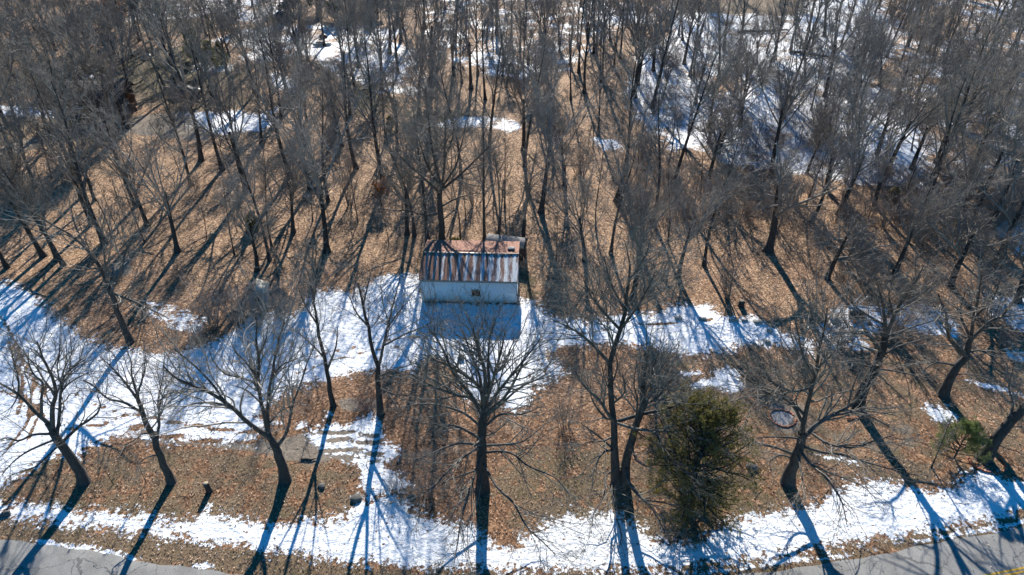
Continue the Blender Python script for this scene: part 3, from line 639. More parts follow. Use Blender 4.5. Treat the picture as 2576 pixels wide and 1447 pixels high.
def variant(seed, style, H, r0, far=False):
    rg = np.random.default_rng(seed)
    rm = .02 if far else .0105
    if style == 'ascending':
        P, r = poly_trunk(rg, H * .86, r0, .04, .012, 12, .14)
        l1 = grow(P[None], r[None], 20, .32, .97, (22, 52), .42, .62, 7, .07, .09, .02, rg)
        n2, n3, n4 = 7, 5, 2
    elif style == 'forked':
        P, r = poly_trunk(rg, H * (.26 + .14 * rg.random()), r0, .06, .012, 8, .5)
        nl = int(rg.integers(5, 9)); l1 = grow(P[None], r[None], nl, .62, 1.0, (10, 42), 2.6, .52, 9, .06, .055, .03, rg, H * .58)
        e = grow(P[None], r[None], 5, .55, .95, (45, 75), 1.1, .35, 7, .09, .06, .02, rg)
        s1 = grow(l1[0], l1[1], 4, .2, .9, (22, 45), .45, .55, 7, .07, .08, .015, rg)
        l1 = (np.concatenate([resample_many(l1[0], 8), e[0], s1[0]]), np.concatenate([resample_rad(l1[1], 8), e[1], s1[1]]))
        n2, n3, n4 = 7, 5, 2
    elif style == 'twin':
        P, r = poly_trunk(rg, H * .16, r0, .05, .01, 6, .85)
        lA = grow(P[None], r[None], 2, .85, 1.0, (6, 15), 4.9, .74, 9, .035, .03, .03, rg)
        s1 = grow(lA[0], lA[1], 12, .3, .97, (22, 48), .32, .55, 7, .07, .09, .015, rg)
        l1 = (np.concatenate([resample_many(lA[0], 8), s1[0]]), np.concatenate([resample_rad(lA[1], 8), s1[1]]))
        n2, n3, n4 = 7, 5, 2
    elif style == 'spreading':
        P, r = poly_trunk(rg, H * .42, r0, .06, .015, 9, .42)
        l1 = grow(P[None], r[None], 11, .5, 1.0, (22, 75), 1.25, .62, 9, .13, .06, .03, rg)
        s1 = grow(l1[0], l1[1], 4, .25, .8, (30, 60), .5, .6, 7, .14, .06, .02, rg)
        l1 = (np.concatenate([resample_many(l1[0], 8), s1[0]]), np.concatenate([resample_rad(l1[1], 8), s1[1]]))
        n2, n3, n4 = 6, 5, 3
    elif style == 'sapling':
        P, r = poly_trunk(rg, H, r0, .05, .015, 10, .15)
        l1 = grow(P[None], r[None], 14, .25, .97, (25, 50), .22, .5, 6, .08, .08, .008, rg); n2, n3, n4 = 6, 5, 0
    wg = .20 if style == 'spreading' else .16
    l2 = grow(l1[0], l1[1], n2, .2, 1.0, (28, 64), .46, .68, 6, wg, .045, .015, rg)
    l3 = grow(l2[0], l2[1], n3, .15, 1.0, (28, 68), .55, .65, 5, wg * 1.15, .02, rm, rg, 1.8)
    lv = [(l1[0], l1[1], 6), (l2[0], l2[1], 4), (l3[0], l3[1], 3)]
    if n4 and not far:
        l4 = grow(l3[0], l3[1], n4, .15, 1.0, (30, 70), .6, .8, 3, .2, .01, rm * .85, rg, 1.0); lv.append((l4[0], l4[1], 3))
    return dict(trunk=(P, r), crown=lv, style=style, H=H)
def resample_many(P, K):
    N, k, _ = P.shape; q = np.linspace(0, k - 1, K); i = np.minimum(q.astype(int), k - 2); u = (q - i)[None, :, None]
    return P[:, i] * (1 - u) + P[:, i + 1] * u
def resample_rad(Rr, K):
    N, k = Rr.shape; q = np.linspace(0, k - 1, K); i = np.minimum(q.astype(int), k - 2); u = (q - i)[None, :]
    return Rr[:, i] * (1 - u) + Rr[:, i + 1] * u
def variant_meshes(v, twig):
    t = trunk_mesh(*v['trunk']); t.materials.append(M['bark']); c = crown_mesh(v['crown'], "crown"); c.materials.append(twig); v['tm'], v['cm'] = t, c; return v
SPEC = [('ascending', 17, .22), ('ascending', 16, .19), ('ascending', 18.5, .25), ('forked', 16.5, .25), ('forked', 17.5, .28), ('forked', 15.5, .23), ('forked', 18, .28), ('twin', 17, .22), ('twin', 16, .19), ('spreading', 13.5, .32), ('spreading', 12.5, .28), ('forked', 14, .2), ('forked', 17, .24), ('forked', 16, .2), ('spreading', 15, .26), ('twin', 15, .18), ('ascending', 14, .16), ('forked', 18.5, .26)]
VAR = [variant_meshes(variant(100 + i, s, H, r), M['twig']) for i, (s, H, r) in enumerate(SPEC)]
SAP = [variant_meshes(variant(200 + i, 'sapling', H, r), M['twig']) for i, (H, r) in enumerate([(7, .06), (9, .08), (5.5, .045)])]
FORM = {'ascending': "tall straight", 'forked': "fork-limbed", 'twin': "twin-stemmed", 'spreading': "wide-spreading", 'sapling': "thin"}
trees = []            # every forest tree: (root, px, py, style)
def place(v, px, py, s=1.0, rot=None, name="bare_tree", tilt=0.0):
    p = gp(px, py); r = empty(name, p.tolist(), rng.random() * 6.28 if rot is None else rot)
    r.scale = (s, s, s * (.94 + .12 * rng.random()))
    r.rotation_euler = (tilt * rng.standard_normal(), tilt * rng.standard_normal(), r.rotation_euler[2])
    for nm, me in (("trunk", v['tm']), ("crown", v['cm'])):
        o = bpy.data.objects.new(nm, me); col.objects.link(o); o.parent = r
    trees.append((r, px, py, v['style'])); return r
taken = []
def put(i, px, py, s=1.0, rot=None):
    taken.append(at(px, py)[:2]); (place(VAR[i], px, py, s, rot, tilt=.055))
def sap(i, px, py, s=1.0): taken.append(at(px, py)[:2]); place(SAP[i], px, py, s, None, "sapling", .05)
# trunks one can make out in the middle of the wood
for i, x, y, s in [(1,18,672,.95),(4,110,645,.9),(3,146,655,.95),(0,160,668,.85),(2,266,616,1.0),(3,371,569,.95),(6,447,634,.85),(1,343,522,.95),(0,205,497,.95),(8,238,506,.95),(1,190,440,1.),(3,90,470,.95),
  (5,646,681,.85),(1,678,655,.8),(3,738,584,.85),(4,822,634,1.0),(1,826,507,.95),(2,896,422,1.0),(2,966,466,1.05),(3,1024,590,.9),(1,1042,594,.9),(0,1075,607,.85),(1,1160,452,1.),
  (1,1219,606,.85),(8,1254,597,.8),(7,1317,607,.95),(4,1361,532,1.0),(3,1471,655,.85),(1,1537,640,.85),(4,1592,752,.92),(2,1550,507,1.0),(5,1706,702,.9),(1,1772,667,.85),(9,1932,632,1.2),
  (1,1640,560,1.),(0,1690,480,1.),(3,1420,470,1.),(1,1320,420,1.),(6,620,480,1.),(0,560,430,1.),(1,480,470,.95),(2,730,440,1.),(3,1100,400,1.),(0,1230,390,1.),(5,2040,560,.9),(6,2110,540,.95),(7,2200,520,1.0),(2,2300,560,.9),(3,2400,590,.95),(9,2520,640,1.),(4,2460,520,1.),
  (2,1917,216,1.),(0,1982,256,1.),(3,2142,426,1.),(4,2228,442,1.),(2,2333,467,1.1),(6,2438,452,1.),(2,2307,66,1.05),(1,2217,86,1.),(2,2382,101,1.1),(0,1456,186,1.),(2,1494,136,1.),(1,1514,211,1.),(7,1760,96,1.1),(2,1738,40,1.),
  (0,935,75,1.1),(2,1000,60,1.),(2,1065,78,1.),(1,1140,120,1.05),(3,470,120,1.),(2,350,100,1.),(0,410,115,.9),(10,2080,700,.9),(5,2250,690,.95),(9,2390,720,.95),(10,2560,760,1.)]: put(i, x, y, s)
for i, x, y, s in [(0,300,586,.9),(2,322,562,1.),(1,281,600,.9),(1,1157,602,1.),(0,1420,502,1.1),(2,1105,560,1.),(1,1680,610,1.),(0,1610,650,.9),(2,700,700,.9),(1,1500,580,1.),(0,900,560,1.),(1,1270,520,1.1),(2,1860,560,1.),(1,590,640,.9),(2,520,600,1.),(0,2342,1178,.75),(1,95,560,1.)]: sap(i, x, y, s)
for i, x, y, s in [(3,168,352,1.),(5,212,372,.95),(4,262,362,1.),(6,300,352,1.),(3,120,338,1.),(5,60,350,1.),(6,20,320,1.),(4,322,330,.95)]: put(i, x, y, s)
for x, y, s in [(800,1003,.5),(285,1216,.5),(368,1216,.5)]: sap(2, x, y, s)
for (x0, x1, y0, y1, m_, ks) in [(-120, 320, 20, 290, 26, [3, 4, 5, 6, 11, 12, 13, 17, 14]), (1640, 2620, 110, 480, 26, [3, 5, 11, 12, 13, 14, 15, 17, 10])]:
    c_ = 0
    for _ in range(600):
        x, y = x0 + (x1 - x0) * rng.random(), y0 + (y1 - y0) * rng.random()
        q = at(x, y)[:2]
        if (100 < x < 340 and 225 < y < 330) or (x < 2080 and y < 160 and x > 1640) or any(((q - t) ** 2).sum() < 14 for t in taken): continue
        put(int(rng.choice(ks)), x, y, .8 + .35 * rng.random()); c_ += 1
        if c_ >= m_: break
c_ = 0
for _ in range(900):
    x, y = -40 + 2660 * rng.random(), 330 + 330 * rng.random(); q = at(x, y)[:2]
    if (1040 < x < 1340 and y > 560) or any(((q - t) ** 2).sum() < 5 for t in taken): continue
    sap(int(rng.integers(0, 3)), x, y, .6 + .6 * rng.random()); c_ += 1
    if c_ >= 60: break
# the rest of the wood, scattered no closer than trees grow
def far_ok(px, py):
    if 1090 < px < 1330 and 285 < py < 345: return .15
    if 470 < px < 700 and 265 < py < 335: return .15
    if 100 < px < 340 and 190 < py < 335: return .0
    if 430 < px < 900 and 85 < py < 185: return .25
    if 0 <= px < 560 and 295 < py < 390: return .3
    if 1700 < px < 2080 and 40 < py < 160: return .35
    return 1
count = 0
for k in range(30000):
    if count >= 175: break
    d = 56 + 84 * rng.random() ** .85; x = (rng.random() * 2 - 1) * (.80 * d + 6); px, py = to_px(x, d)
    if px < -160 or px > 2740 or py > 640: continue
    near = 340 < px < 1900 and py > 520
    if near and rng.random() > .12: continue
    if py > 400 and px < 1900 and rng.random() > .45: continue
    if rng.random() > far_ok(px, py): continue
    mind = 3.6
    if any((x - q[0]) ** 2 + (d - q[1]) ** 2 < mind ** 2 for q in taken): continue
    i = int(rng.choice([0, 1, 2, 3, 4, 5, 6, 7, 8, 10], p=[.16, .16, .16, .09, .10, .08, .10, .07, .05, .03] if (py < 190 and px > 850) else [.05, .05, .06, .18, .17, .15, .18, .05, .04, .07]))
    if rng.random() < .45: i = int(rng.integers(11, 18))
    put(i, px, py, .8 + .35 * rng.random()); count += 1

# ------------------------------------------------------------------ the big trees along the road, limb by limb
def Z4(p): return [(x / 2, y / 2 + 723) for x, y in p]
def Z5(p): return [(x / 2 + 859, y / 2 + 723) for x, y in p]
def Z6(p): return [(x / 2 + 1717, y / 2 + 723) for x, y in p]
def Z6b(p): return [(x * .3471 + 1331, y * .3471 + 944.5) for x, y in p]
def Z1(p): return [(x / 2, y / 2) for x, y in p]
def Z2(p): return [(x / 2 + 859, y / 2) for x, y in p]
def big_tree(label, trunk, r0, limbs, seed, n2=9, n3=6, n4=4, wig=.16, twig='twig', extra=6, top=.55, trunks=(), zs=1.0):
    rg = np.random.default_rng(seed)
    b = gp(*trunk[0]); Y0 = b[1]
    def stem(pts, rr0, rr1, flare=True):
        pts = list(pts); q = []
        for j, (x, y) in enumerate(pts): q.append(at_y(x, y, Y0 + .12 * j * (j > 0)))
        q[0][2] = b[2] - .25; P = resample(np.array(q), 14); P[1:-1] += .025 * rg.standard_normal((12, 3))
        f = np.linspace(0, 1, 14); r = rr0 + (rr1 - rr0) * f
        if flare: P[1] = P[0] + (P[2] - P[0]) * .22; r[0] *= 1.9; r[1] *= 1.35; r[2] *= 1.06
        return P, r
    r0 *= .9; stems = [stem(trunk, r0, r0 * top)] + [stem(t, r, r * .45) for t, r in trunks]
    root = empty("bare_tree", b.tolist(), 0, label, "tree", "old trees along the roadside bank")
    ppm = F / (Y0 * cp + CAM_H * sp)
    done = [(P, r) for P, r in stems]; LP, LR = [], []
    for lb in limbs:
        k, r, pts = None, None, lb
        if isinstance(lb, tuple): pts, k, r = (list(lb) + [None, None])[:3]
        # start on the nearest point of what is already there
        best = None
        for P, rr in done:
            xs, ys = to_px(P[:, 0], P[:, 1], P[:, 2]); d = (xs - pts[0][0]) ** 2 + (ys - pts[0][1]) ** 2; j = int(d.argmin())
            if best is None or d[j] < best[0]: best = (d[j], P[j], rr[j])
        p0, rs = best[1], best[2]; q = [p0]; z = p0[2]; prev = pts[0]
        jit = rg.uniform(-.16, .16)
        for (x, y) in pts[1:]:
            dx, dy = x - prev[0], prev[1] - y; L = math.hypot(dx, dy); uf = dy / max(L, 1e-6)
            kk = k if k is not None else (.26 + 1.02 * uf if uf > 0 else .2 + .45 * uf) + jit
            z = max(z + kk * L / ppm, .9); q.append(at(x, y, z)); prev = (x, y)
        P = resample(np.array(q), 16)
        ln = np.linalg.norm(np.diff(P, axis=0), axis=1).sum(); P[2:] += .012 * ln / 4 * rg.standard_normal((14, 3)).cumsum(0) * .6
        ra = min(rs * .7, .78 * r if r else max(.03, .021 * ln)); f = np.linspace(0, 1, 16); rad = ra * (1 - .8 * f) + .006
        done.append((P, rad)); LP.append(P); LR.append(rad)
    off = np.array(b)
    for P, r in stems:
        obj("trunk", trunk_mesh(P - off, r, 12), M['bark'], root)
    for P, r in zip(LP, LR): obj("limb", trunk_mesh(P - off, r, 7, "limb"), M['limb'], root)
    A = np.array(LP) - off; B = np.array(LR)
    if extra:
        S = np.array([s[0] for s in stems]) - off; SR = np.array([s[1] for s in stems])
        e = grow(S, SR, extra, .55, 1.0, (30, 70), .45, .3, 15, wig * .6, .05, .02, rg); A = np.concatenate([A, e[0]]); B = np.concatenate([B, e[1]])
    lens = np.linalg.norm(np.diff(A, axis=1), axis=2).sum(1)
    c2 = np.maximum(3, np.round(.8 * n2 * lens / 4)).astype(int)
    l2 = grow(A, B, c2, .15, 1.0, (18, 50), .72, .5, 9, wig * .62, .03, .011, rg, 4.2)
    l3 = grow(l2[0], l2[1], n3, .12, 1.0, (24, 55), .46, .58, 5, wig * .8, .02, .0085, rg, 1.9)
    l4 = grow(l3[0], l3[1], max(2, n4 - 2), .2, 1.0, (28, 62), .55, .8, 3, wig, .02, .0065, rg, .8)
    lv = [(l2[0], l2[1], 5), (l3[0], l3[1], 4), (l4[0], l4[1], 3)]
    if extra: lv.insert(0, (e[0], e[1], 6))
    obj("crown", crown_mesh(lv, "crown"), M[twig], root)
    taken.append(b[:2]); return root
big_tree("gnarled bare tree leaning left over the snowy drive, leftmost of the roadside row", Z4([(425,985),(398,920),(335,830),(278,740),(240,682)]), .36,
 [(Z4([(300,735),(298,640),(308,530),(330,450),(380,400),(430,372)]), None, .13), (Z4([(240,682),(180,630),(100,548),(30,500),(-60,460)]), None, .17), Z4([(272,700),(265,600),(280,540),(262,450),(215,350),(190,280)]), Z4([(212,650),(210,560),(215,480),(175,440),(150,380),(145,320)]), (Z4([(255,735),(170,742),(100,772),(40,758),(-30,780)]), None, .10),
  (Z4([(262,765),(150,822),(70,880),(10,950)]), None, .09), Z4([(325,765),(400,700),(470,650),(500,600),(485,540)]), Z4([(100,548),(90,450),(60,340),(40,250)]), Z4([(308,530),(350,480),(420,440),(470,420)]), Z4([(100,548),(60,600),(0,640)]), Z4([(265,600),(230,540),(240,480)]), Z4([(280,800),(180,900),(90,930)]), Z4([(308,520),(290,420),(300,330),(310,270)])], 11, 11, 6, 4, .24)
big_tree("slim bare tree arching left, second along the roadside row from the left edge", Z4([(865,985),(840,930),(800,830),(770,750),(735,680),(708,600),(690,540)]), .27,
 [Z4([(690,540),(665,450),(660,380),(640,320)]), Z4([(700,580),(620,470),(560,400),(500,350)]), (Z4([(785,790),(800,690),(798,600),(830,540),(900,520),(960,470)]), None, .11), Z4([(798,620),(795,560),(820,460),(830,330)]), (Z4([(760,740),(710,738),(690,758),(625,800),(590,860),(540,872)]), .1, .07), Z4([(720,635),(620,580),(540,562),(470,500),(420,470)]), Z4([(815,860),(750,852),(700,890),(690,960)]), Z4([(690,540),(720,450),(730,360)]), Z4([(735,680),(690,620),(560,590)])], 12, 11, 6, 4, .22, top=.4)
big_tree("stout bare tree with a long limb sweeping left, beside the cut stump", Z4([(1435,975),(1412,880),(1382,800),(1350,740)]), .36,
 [(Z4([(1365,775),(1262,690),(1180,612),(1120,570),(1030,520),(950,490),(880,450),(830,400)]), None, .19), (Z4([(1180,612),(1110,585),(1000,580),(930,600),(880,640)]), .25, .10), (Z4([(1350,740),(1330,640),(1310,550),(1300,450),(1300,350),(1285,250),(1280,150)]), None, .19), (Z4([(1352,725),(1350,590),(1365,450),(1380,350),(1400,250),(1430,170)]), None, .14), (Z4([(1400,800),(1440,740),(1465,640),(1475,580),(1510,480),(1540,380),(1580,290)]), None, .13), Z4([(1310,550),(1280,480),(1200,450),(1130,430),(1080,370),(1060,320)]), Z4([(1300,470),(1240,380),(1190,330),(1170,290)]), (Z4([(1280,700),(1275,770)]), .3, .05), Z4([(1360,680),(1420,620),(1500,590)]), Z4([(1300,580),(1240,520),(1150,490)]), Z4([(1365,450),(1430,390),(1560,340)]), Z4([(1300,350),(1340,260),(1350,180)]), Z4([(1120,570),(1060,480),(960,380),(880,320)])], 13, 12, 6, 4, .18)
big_tree("slender straight bare tree casting a long pole shadow across the leaf mound", Z4([(1680,600),(1660,500),(1630,350),(1600,200),(1578,60),(1560,-40)]), .19,
 [Z4([(1600,200),(1540,100),(1500,0)]), Z4([(1578,60),(1600,-60),(1640,-140)]), Z4([(1630,350),(1560,280),(1480,210)]), Z4([(1640,400),(1690,300),(1700,200)]), Z4([(1560,-40),(1530,-130),(1540,-220)])], 14, 9, 6, 4, .12, extra=8, top=.25)
big_tree("slim bare tree forking into two upright stems, left of the drive entrance", Z5([(197,640),(186,500),(180,390),(160,340),(140,220),(110,100),(85,-20)]), .21,
 [(Z5([(184,400),(210,300),(235,200),(260,100),(300,-40)]), None, .14), Z5([(215,300),(320,240),(420,200),(480,150)]), (Z5([(180,395),(130,470),(100,515)]), .1, .05), Z5([(140,220),(80,130),(40,40)]), Z5([(235,200),(300,110),(360,50)]), Z5([(110,100),(130,0),(150,-80)]), Z5([(190,460),(260,420),(380,380)]), Z5([(195,560),(280,540),(380,545)])], 15, 9, 6, 4, .14, extra=5, top=.3)
big_tree("largest bare tree with limbs radiating all round, in front of the shed", Z5([(710,1020),(706,900),(706,780),(710,690),(716,600)]), .40,
 [(Z5([(716,600),(740,500),(735,400),(740,300),(760,190)]), None, .15), (Z5([(716,610),(700,480),(685,420),(640,300),(600,200)]), None, .13), (Z5([(714,640),(620,500),(560,420),(520,320),(470,240),(430,180)]), None, .13), (Z5([(716,640),(790,520),(850,440),(920,350),(990,260)]), None, .13), Z5([(720,670),(800,590),(900,500),(1010,450)]), (Z5([(700,710),(630,640),(540,600),(430,580),(320,590)]), None, .11), Z5([(700,760),(590,700),(500,690),(400,680)]), (Z5([(695,785),(590,785),(480,822),(380,870)]), .22, .10), (Z5([(695,800),(600,862),(520,940),(430,1050),(370,1150)]), .12, .10), (Z5([(700,850),(650,1000),(605,1140),(580,1280),(565,1400)]), .03, .09), Z5([(715,700),(800,640),(900,640),(1010,600)]), (Z5([(715,790),(830,790),(920,770),(1020,690)]), .3, .1), (Z5([(715,820),(850,832),(950,900),(1080,960),(1150,1040)]), .12, .10), (Z5([(712,860),(780,1000),(870,1090),(930,1200),(1000,1270),(1080,1350)]), .05, .10), Z5([(712,600),(690,500),(560,400),(400,330)]), Z5([(716,600),(760,480),(800,330),(820,220)]), Z5([(714,650),(660,560),(580,540),(470,500),(360,440)]), Z5([(718,640),(820,560),(900,420),(930,330)]), Z5([(700,900),(560,960),(480,1000)]), Z5([(716,610),(720,450),(680,300),(660,200)]), (Z5([(705,930),(680,1080),(620,1220)]), .02, .06)], 16, 12, 6, 5, .15, twig='twig_pale', extra=10)
big_tree("double-trunked bare tree spreading its limbs over the dark cedar", Z6b([(635,800),(622,600),(620,450),(612,300),(596,120)]) + [(1534,903),(1556,843),(1571,778),(1581,723),(1585,665)], .27,
 [[(1571,778),(1540,720),(1520,650)], [(1556,843),(1610,760),(1645,690)], [(1581,723),(1620,650),(1640,600)], [(1560,830),(1500,760),(1470,700)], [(1540,900),(1460,840),(1384,800)], [(1585,665),(1570,600)], *
 [(Z6b([(645,670),(720,760),(770,842),(830,900),(900,990),(980,1140)]), .1, .14), (Z6b([(840,905),(1000,930),(1100,980),(1180,1050)]), .05, .06), (Z6b([(622,690),(600,820),(620,1000),(668,1160),(640,1290)]), 0, .08), Z6b([(620,590),(540,560),(475,670),(460,820)]), (Z6b([(622,480),(540,470),(420,485),(270,552)]), .25, .08), (Z6b([(628,350),(800,392),(1000,402),(1200,400),(1430,380)]), .25, .11), Z6b([(650,290),(850,270),(1000,240),(1150,192),(1300,190)]), Z6b([(735,480),(770,600),(850,660),(930,640)]), (Z6b([(760,390),(890,405),(980,530),(1070,650),(1160,720),(1200,800)]), .1, .09), Z6b([(626,380),(560,260),(500,170),(400,80),(330,-30)]), Z6b([(650,240),(690,120),(670,-20)]), Z6b([(770,380),(785,200),(760,60),(780,-80)]), Z6b([(820,230),(920,170),(1000,60),(1100,-40)]), Z6b([(640,170),(560,60),(520,-80)]), Z6b([(625,60),(640,-60),(620,-160)]), Z6b([(800,300),(880,120),(900,-40),(940,-150)]), Z6b([(620,540),(480,420),(360,330)]), (Z6b([(622,640),(560,720),(540,860),(460,1000),(440,1150)]), .03, .07), Z6b([(640,300),(540,300),(460,180),(440,60)])]], 17, 13, 6, 4, .2, twig='twig_pale', extra=22, trunks=[(Z6b([(692,800),(700,640),(735,500),(760,400),(820,230),(822,20),(850,-180)]), .28)], top=.22)
big_tree("broad dark bare tree with low crooked limbs, right of the brick ring", Z6([(530,985),(560,880),(590,800),(600,730)]), .42,
 [(Z6([(600,730),(620,620),(650,500),(662,440),(680,330),(700,230),(725,100)]), None, .2), (Z6([(600,770),(660,700),(740,650),(830,600),(880,560),(960,480)]), None, .19), Z6([(648,510),(560,520),(450,470),(400,380)]), Z6([(612,640),(570,600),(480,500),(400,440),(300,360)]), Z6([(605,680),(540,580),(430,540),(330,470),(250,400)]), (Z6([(595,755),(480,750),(400,756),(310,770)]), .3, .08), (Z6([(570,845),(450,800),(340,770),(250,720)]), .3, .10), (Z6([(560,860),(490,842),(440,880),(460,960)]), .1, .07), (Z6([(590,815),(650,900),(720,960),(800,1080),(830,1200)]), .05, .11), (Z6([(585,830),(600,950),(612,1050),(570,1150)]), .0, .07), (Z6([(640,735),(740,790),(860,802),(960,770),(1060,740)]), .35, .11), Z6([(740,660),(800,640),(880,622),(960,660),(1040,700)]), (Z6([(600,800),(700,830),(800,842),(900,870),(1060,920),(1200,950)]), .2, .11), Z6([(662,440),(600,330),(580,230),(560,140)]), Z6([(660,430),(760,330),(800,230)]), Z6([(830,600),(860,500),(900,400)]), Z6([(700,230),(650,140),(640,40)]), (Z6([(660,900),(760,940),(900,1000),(960,1050)]), .05, .06), Z6([(640,540),(680,420),(720,330)])], 18, 14, 6, 4, .2, extra=10)
big_tree("tall bare tree behind the broad dark one, beside the debris pile", Z6([(880,605),(920,490),(960,420),(1000,330),(1020,250)]), .40,
 [(Z6([(1020,250),(1015,150),(1000,60),(970,-40)]), None, .17), (Z6([(1020,250),(1060,150),(1100,80),(1160,-10),(1210,-100)]), None, .18), Z6([(1000,320),(930,240),(860,230),(800,150)]), Z6([(1020,250),(1130,210),(1220,180),(1330,150)]), Z6([(985,360),(1080,300),(1180,270),(1260,250)]), Z6([(1000,60),(930,0),(880,-80)]), Z6([(1060,150),(1040,50),(1060,-60)]), Z6([(1130,60),(1220,20),(1300,-60)]), Z6([(960,420),(860,380),(760,380)]), Z6([(1020,200),(900,120),(820,40)]), Z6([(970,400),(1060,420),(1160,440),(1230,470)])], 19, 11, 6, 4, .19, extra=6)
big_tree("crooked forked bare tree near the right edge, above the thin snow line", Z6([(1310,545),(1360,430),(1420,350),(1450,260)]), .36,
 [(Z6([(1450,260),(1470,150),(1500,50),(1520,-60)]), None, .16), (Z6([(1440,290),(1550,170),(1640,145),(1760,130)]), None, .15), Z6([(1420,350),(1340,250),(1320,130),(1290,30)]), Z6([(1430,330),(1520,320),(1600,390),(1700,410)]), Z6([(1470,160),(1560,60),(1600,-40)]), Z6([(1380,400),(1280,380),(1200,420)]), Z6([(1450,250),(1400,130),(1420,20)]), Z6([(1600,160),(1680,60),(1740,0)]), Z6([(1350,450),(1450,440),(1560,480)])], 20, 11, 6, 4, .2, extra=6)
big_tree("thick leaning bare trunk at the right edge inside a brick ring", Z6([(1515,865),(1580,760),(1650,680),(1730,590),(1800,500)]), .40,
 [Z6([(1600,740),(1680,700),(1780,720)]), Z6([(1650,680),(1660,590),(1640,500),(1660,400)]), Z6([(1800,500),(1830,380),(1800,260)]), Z6([(1800,500),(1900,440),(1980,400)]), Z6([(1730,590),(1800,600),(1900,640)]), Z6([(1780,520),(1740,420),(1760,300)])], 21, 10, 6, 4, .2, extra=4)
big_tree("pale two-stemmed bare tree at the upper lip of the snowy drive, left of the hut", [(330,862),(300,798),(275,723),(246,662),(205,610)], .27,
 [([(268,710),(262,650),(255,590),(262,540)], None, .11), [(246,662),(190,600),(120,560),(70,530)], [(283,745),(300,690),(320,620),(350,580)], [(220,630),(190,570),(180,520)], [(276,730),(340,760),(420,800)], [(205,610),(160,590),(100,600)], [(255,600),(230,540),(220,500)], [(262,680),(210,680),(150,700)]], 22, 10, 6, 4, .18, twig='twig_pale', extra=6, top=.35)
big_tree("bare tree standing tight behind the shed's left end with a broad fan of limbs", Z2([(508,1216),(503,1120),(495,1000),(505,930)]), .36,
 [(Z2([(505,940),(520,800),(525,680),(530,560)]), None, .16), (Z2([(500,950),(440,850),(400,720),(370,620)]), None, .13), (Z2([(505,940),(570,840),(600,720),(620,620)]), None, .13), Z2([(500,980),(420,900),(330,820),(280,760)]), Z2([(505,960),(600,880),(680,800),(740,740)]), Z2([(495,1070),(420,1080),(340,1060),(270,1055)]), Z2([(500,1030),(580,1000),(680,970)]), Z2([(502,950),(470,800),(450,680),(440,570)]), Z2([(520,800),(560,690),(570,580)]), Z2([(440,850),(430,740),(410,640)])], 23, 11, 6, 5, .12, extra=6)

# ------------------------------------------------------------------ evergreens
def foliage(C, D, s, rg, wd=.35):
    n = len(C); U = nrm(D) * s[:, None]; rv = rg.standard_normal((n, 3)); W = nrm(np.cross(D, rv)) * (s * wd)[:, None]
    V = np.stack([C, C + U * .5 + W, C + U, C + U * .5 - W], 1).reshape(-1, 3); f = np.arange(n)[:, None] * 4
    return V, f + [0, 1, 2, 3]
def conifer(name, px, py, H, Rb, mat_, label, cat, seed, nb=70, shape=.8, leafs=26, size=.16, bare=.08, lean=0, group=None, up=.02, wd=.35):
    rg = np.random.default_rng(seed); p = gp(px, py); root = empty(name, p.tolist(), 0, label, cat, group)
    P, r = poly_trunk(rg, H * .97, .022 * H, .01 + lean, .008, 12, .08); obj("trunk", trunk_mesh(P, r, 8), M['bark'], root)
    t = bare + (1 - bare) * np.sort(rg.random(nb)) ** 1.05; pos = np.stack([np.interp(t * H, P[:, 2], P[:, k]) for k in range(3)], 1)
    a = rg.random(nb) * 6.283; L = Rb * (np.sin(math.pi * (.24 + .72 * t)) ** .75 if wd == .15 else np.clip((1 - t) ** shape * 1.0 + .06, 0, 1) * np.minimum(1, .55 + t * 3)) * (.65 + .5 * rg.random(nb))
    d = np.column_stack([np.cos(a), np.sin(a), .25 + .5 * t + .15 * rg.standard_normal(nb)]); d = nrm(d); pts = [pos]
    for s in range(6): d = nrm(d + .10 * rg.standard_normal((nb, 3)) + np.array([0, 0, up])); pos = pos + d * (L / 6)[:, None]; pts.append(pos)
    B = np.stack(pts, 1); BR = np.maximum(.02 * L, .008)[:, None] * np.linspace(1, .3, 7)[None]
    b2 = grow(B, BR, 7, .2, 1.0, (30, 65), .38, .6, 4, .12, .03, .006, rg); b3 = grow(b2[0], b2[1], 4, .1, 1.0, (25, 60), .5, .7, 3, .15, .03, .004, rg)
    obj("branches", crown_mesh([(B, BR, 4), (b2[0], b2[1], 3)], "branches"), M['bark'], root)
    Q = np.concatenate([b3[0]]); nq = len(Q); idx = np.repeat(np.arange(nq), max(2, leafs // 4)); tt = rg.random(len(idx)) * 2.99; i = tt.astype(int); u = (tt - i)[:, None]
    C = Q[idx, i] * (1 - u) + Q[idx, i + 1] * u + .04 * rg.standard_normal((len(idx), 3)); T = nrm(Q[idx, i + 1] - Q[idx, i])
    D = nrm(T + .6 * rg.standard_normal((len(idx), 3)) + np.array([0, 0, .2])); V, Fq = foliage(C, D, size * (.6 + .8 * rg.random(len(idx))), rg, wd)
    obj("crown", mesh("crown", V, [Fq]), mat_, root); return root
conifer("cedar_tree", 1728, 1272, 7.6, 3.5, M['cedar'], "large dark green cedar beside the roadside snow", "tree", 31, 185, .42, 36, .12, .0, wd=.15, up=.05)
conifer("pine_tree", 2400, 1152, 2.9, 1.8, M['pine'], "small bright green pine left of the leaning trunk at the right edge", "tree", 32, 44, .5, 48, .17, .12, wd=.04)
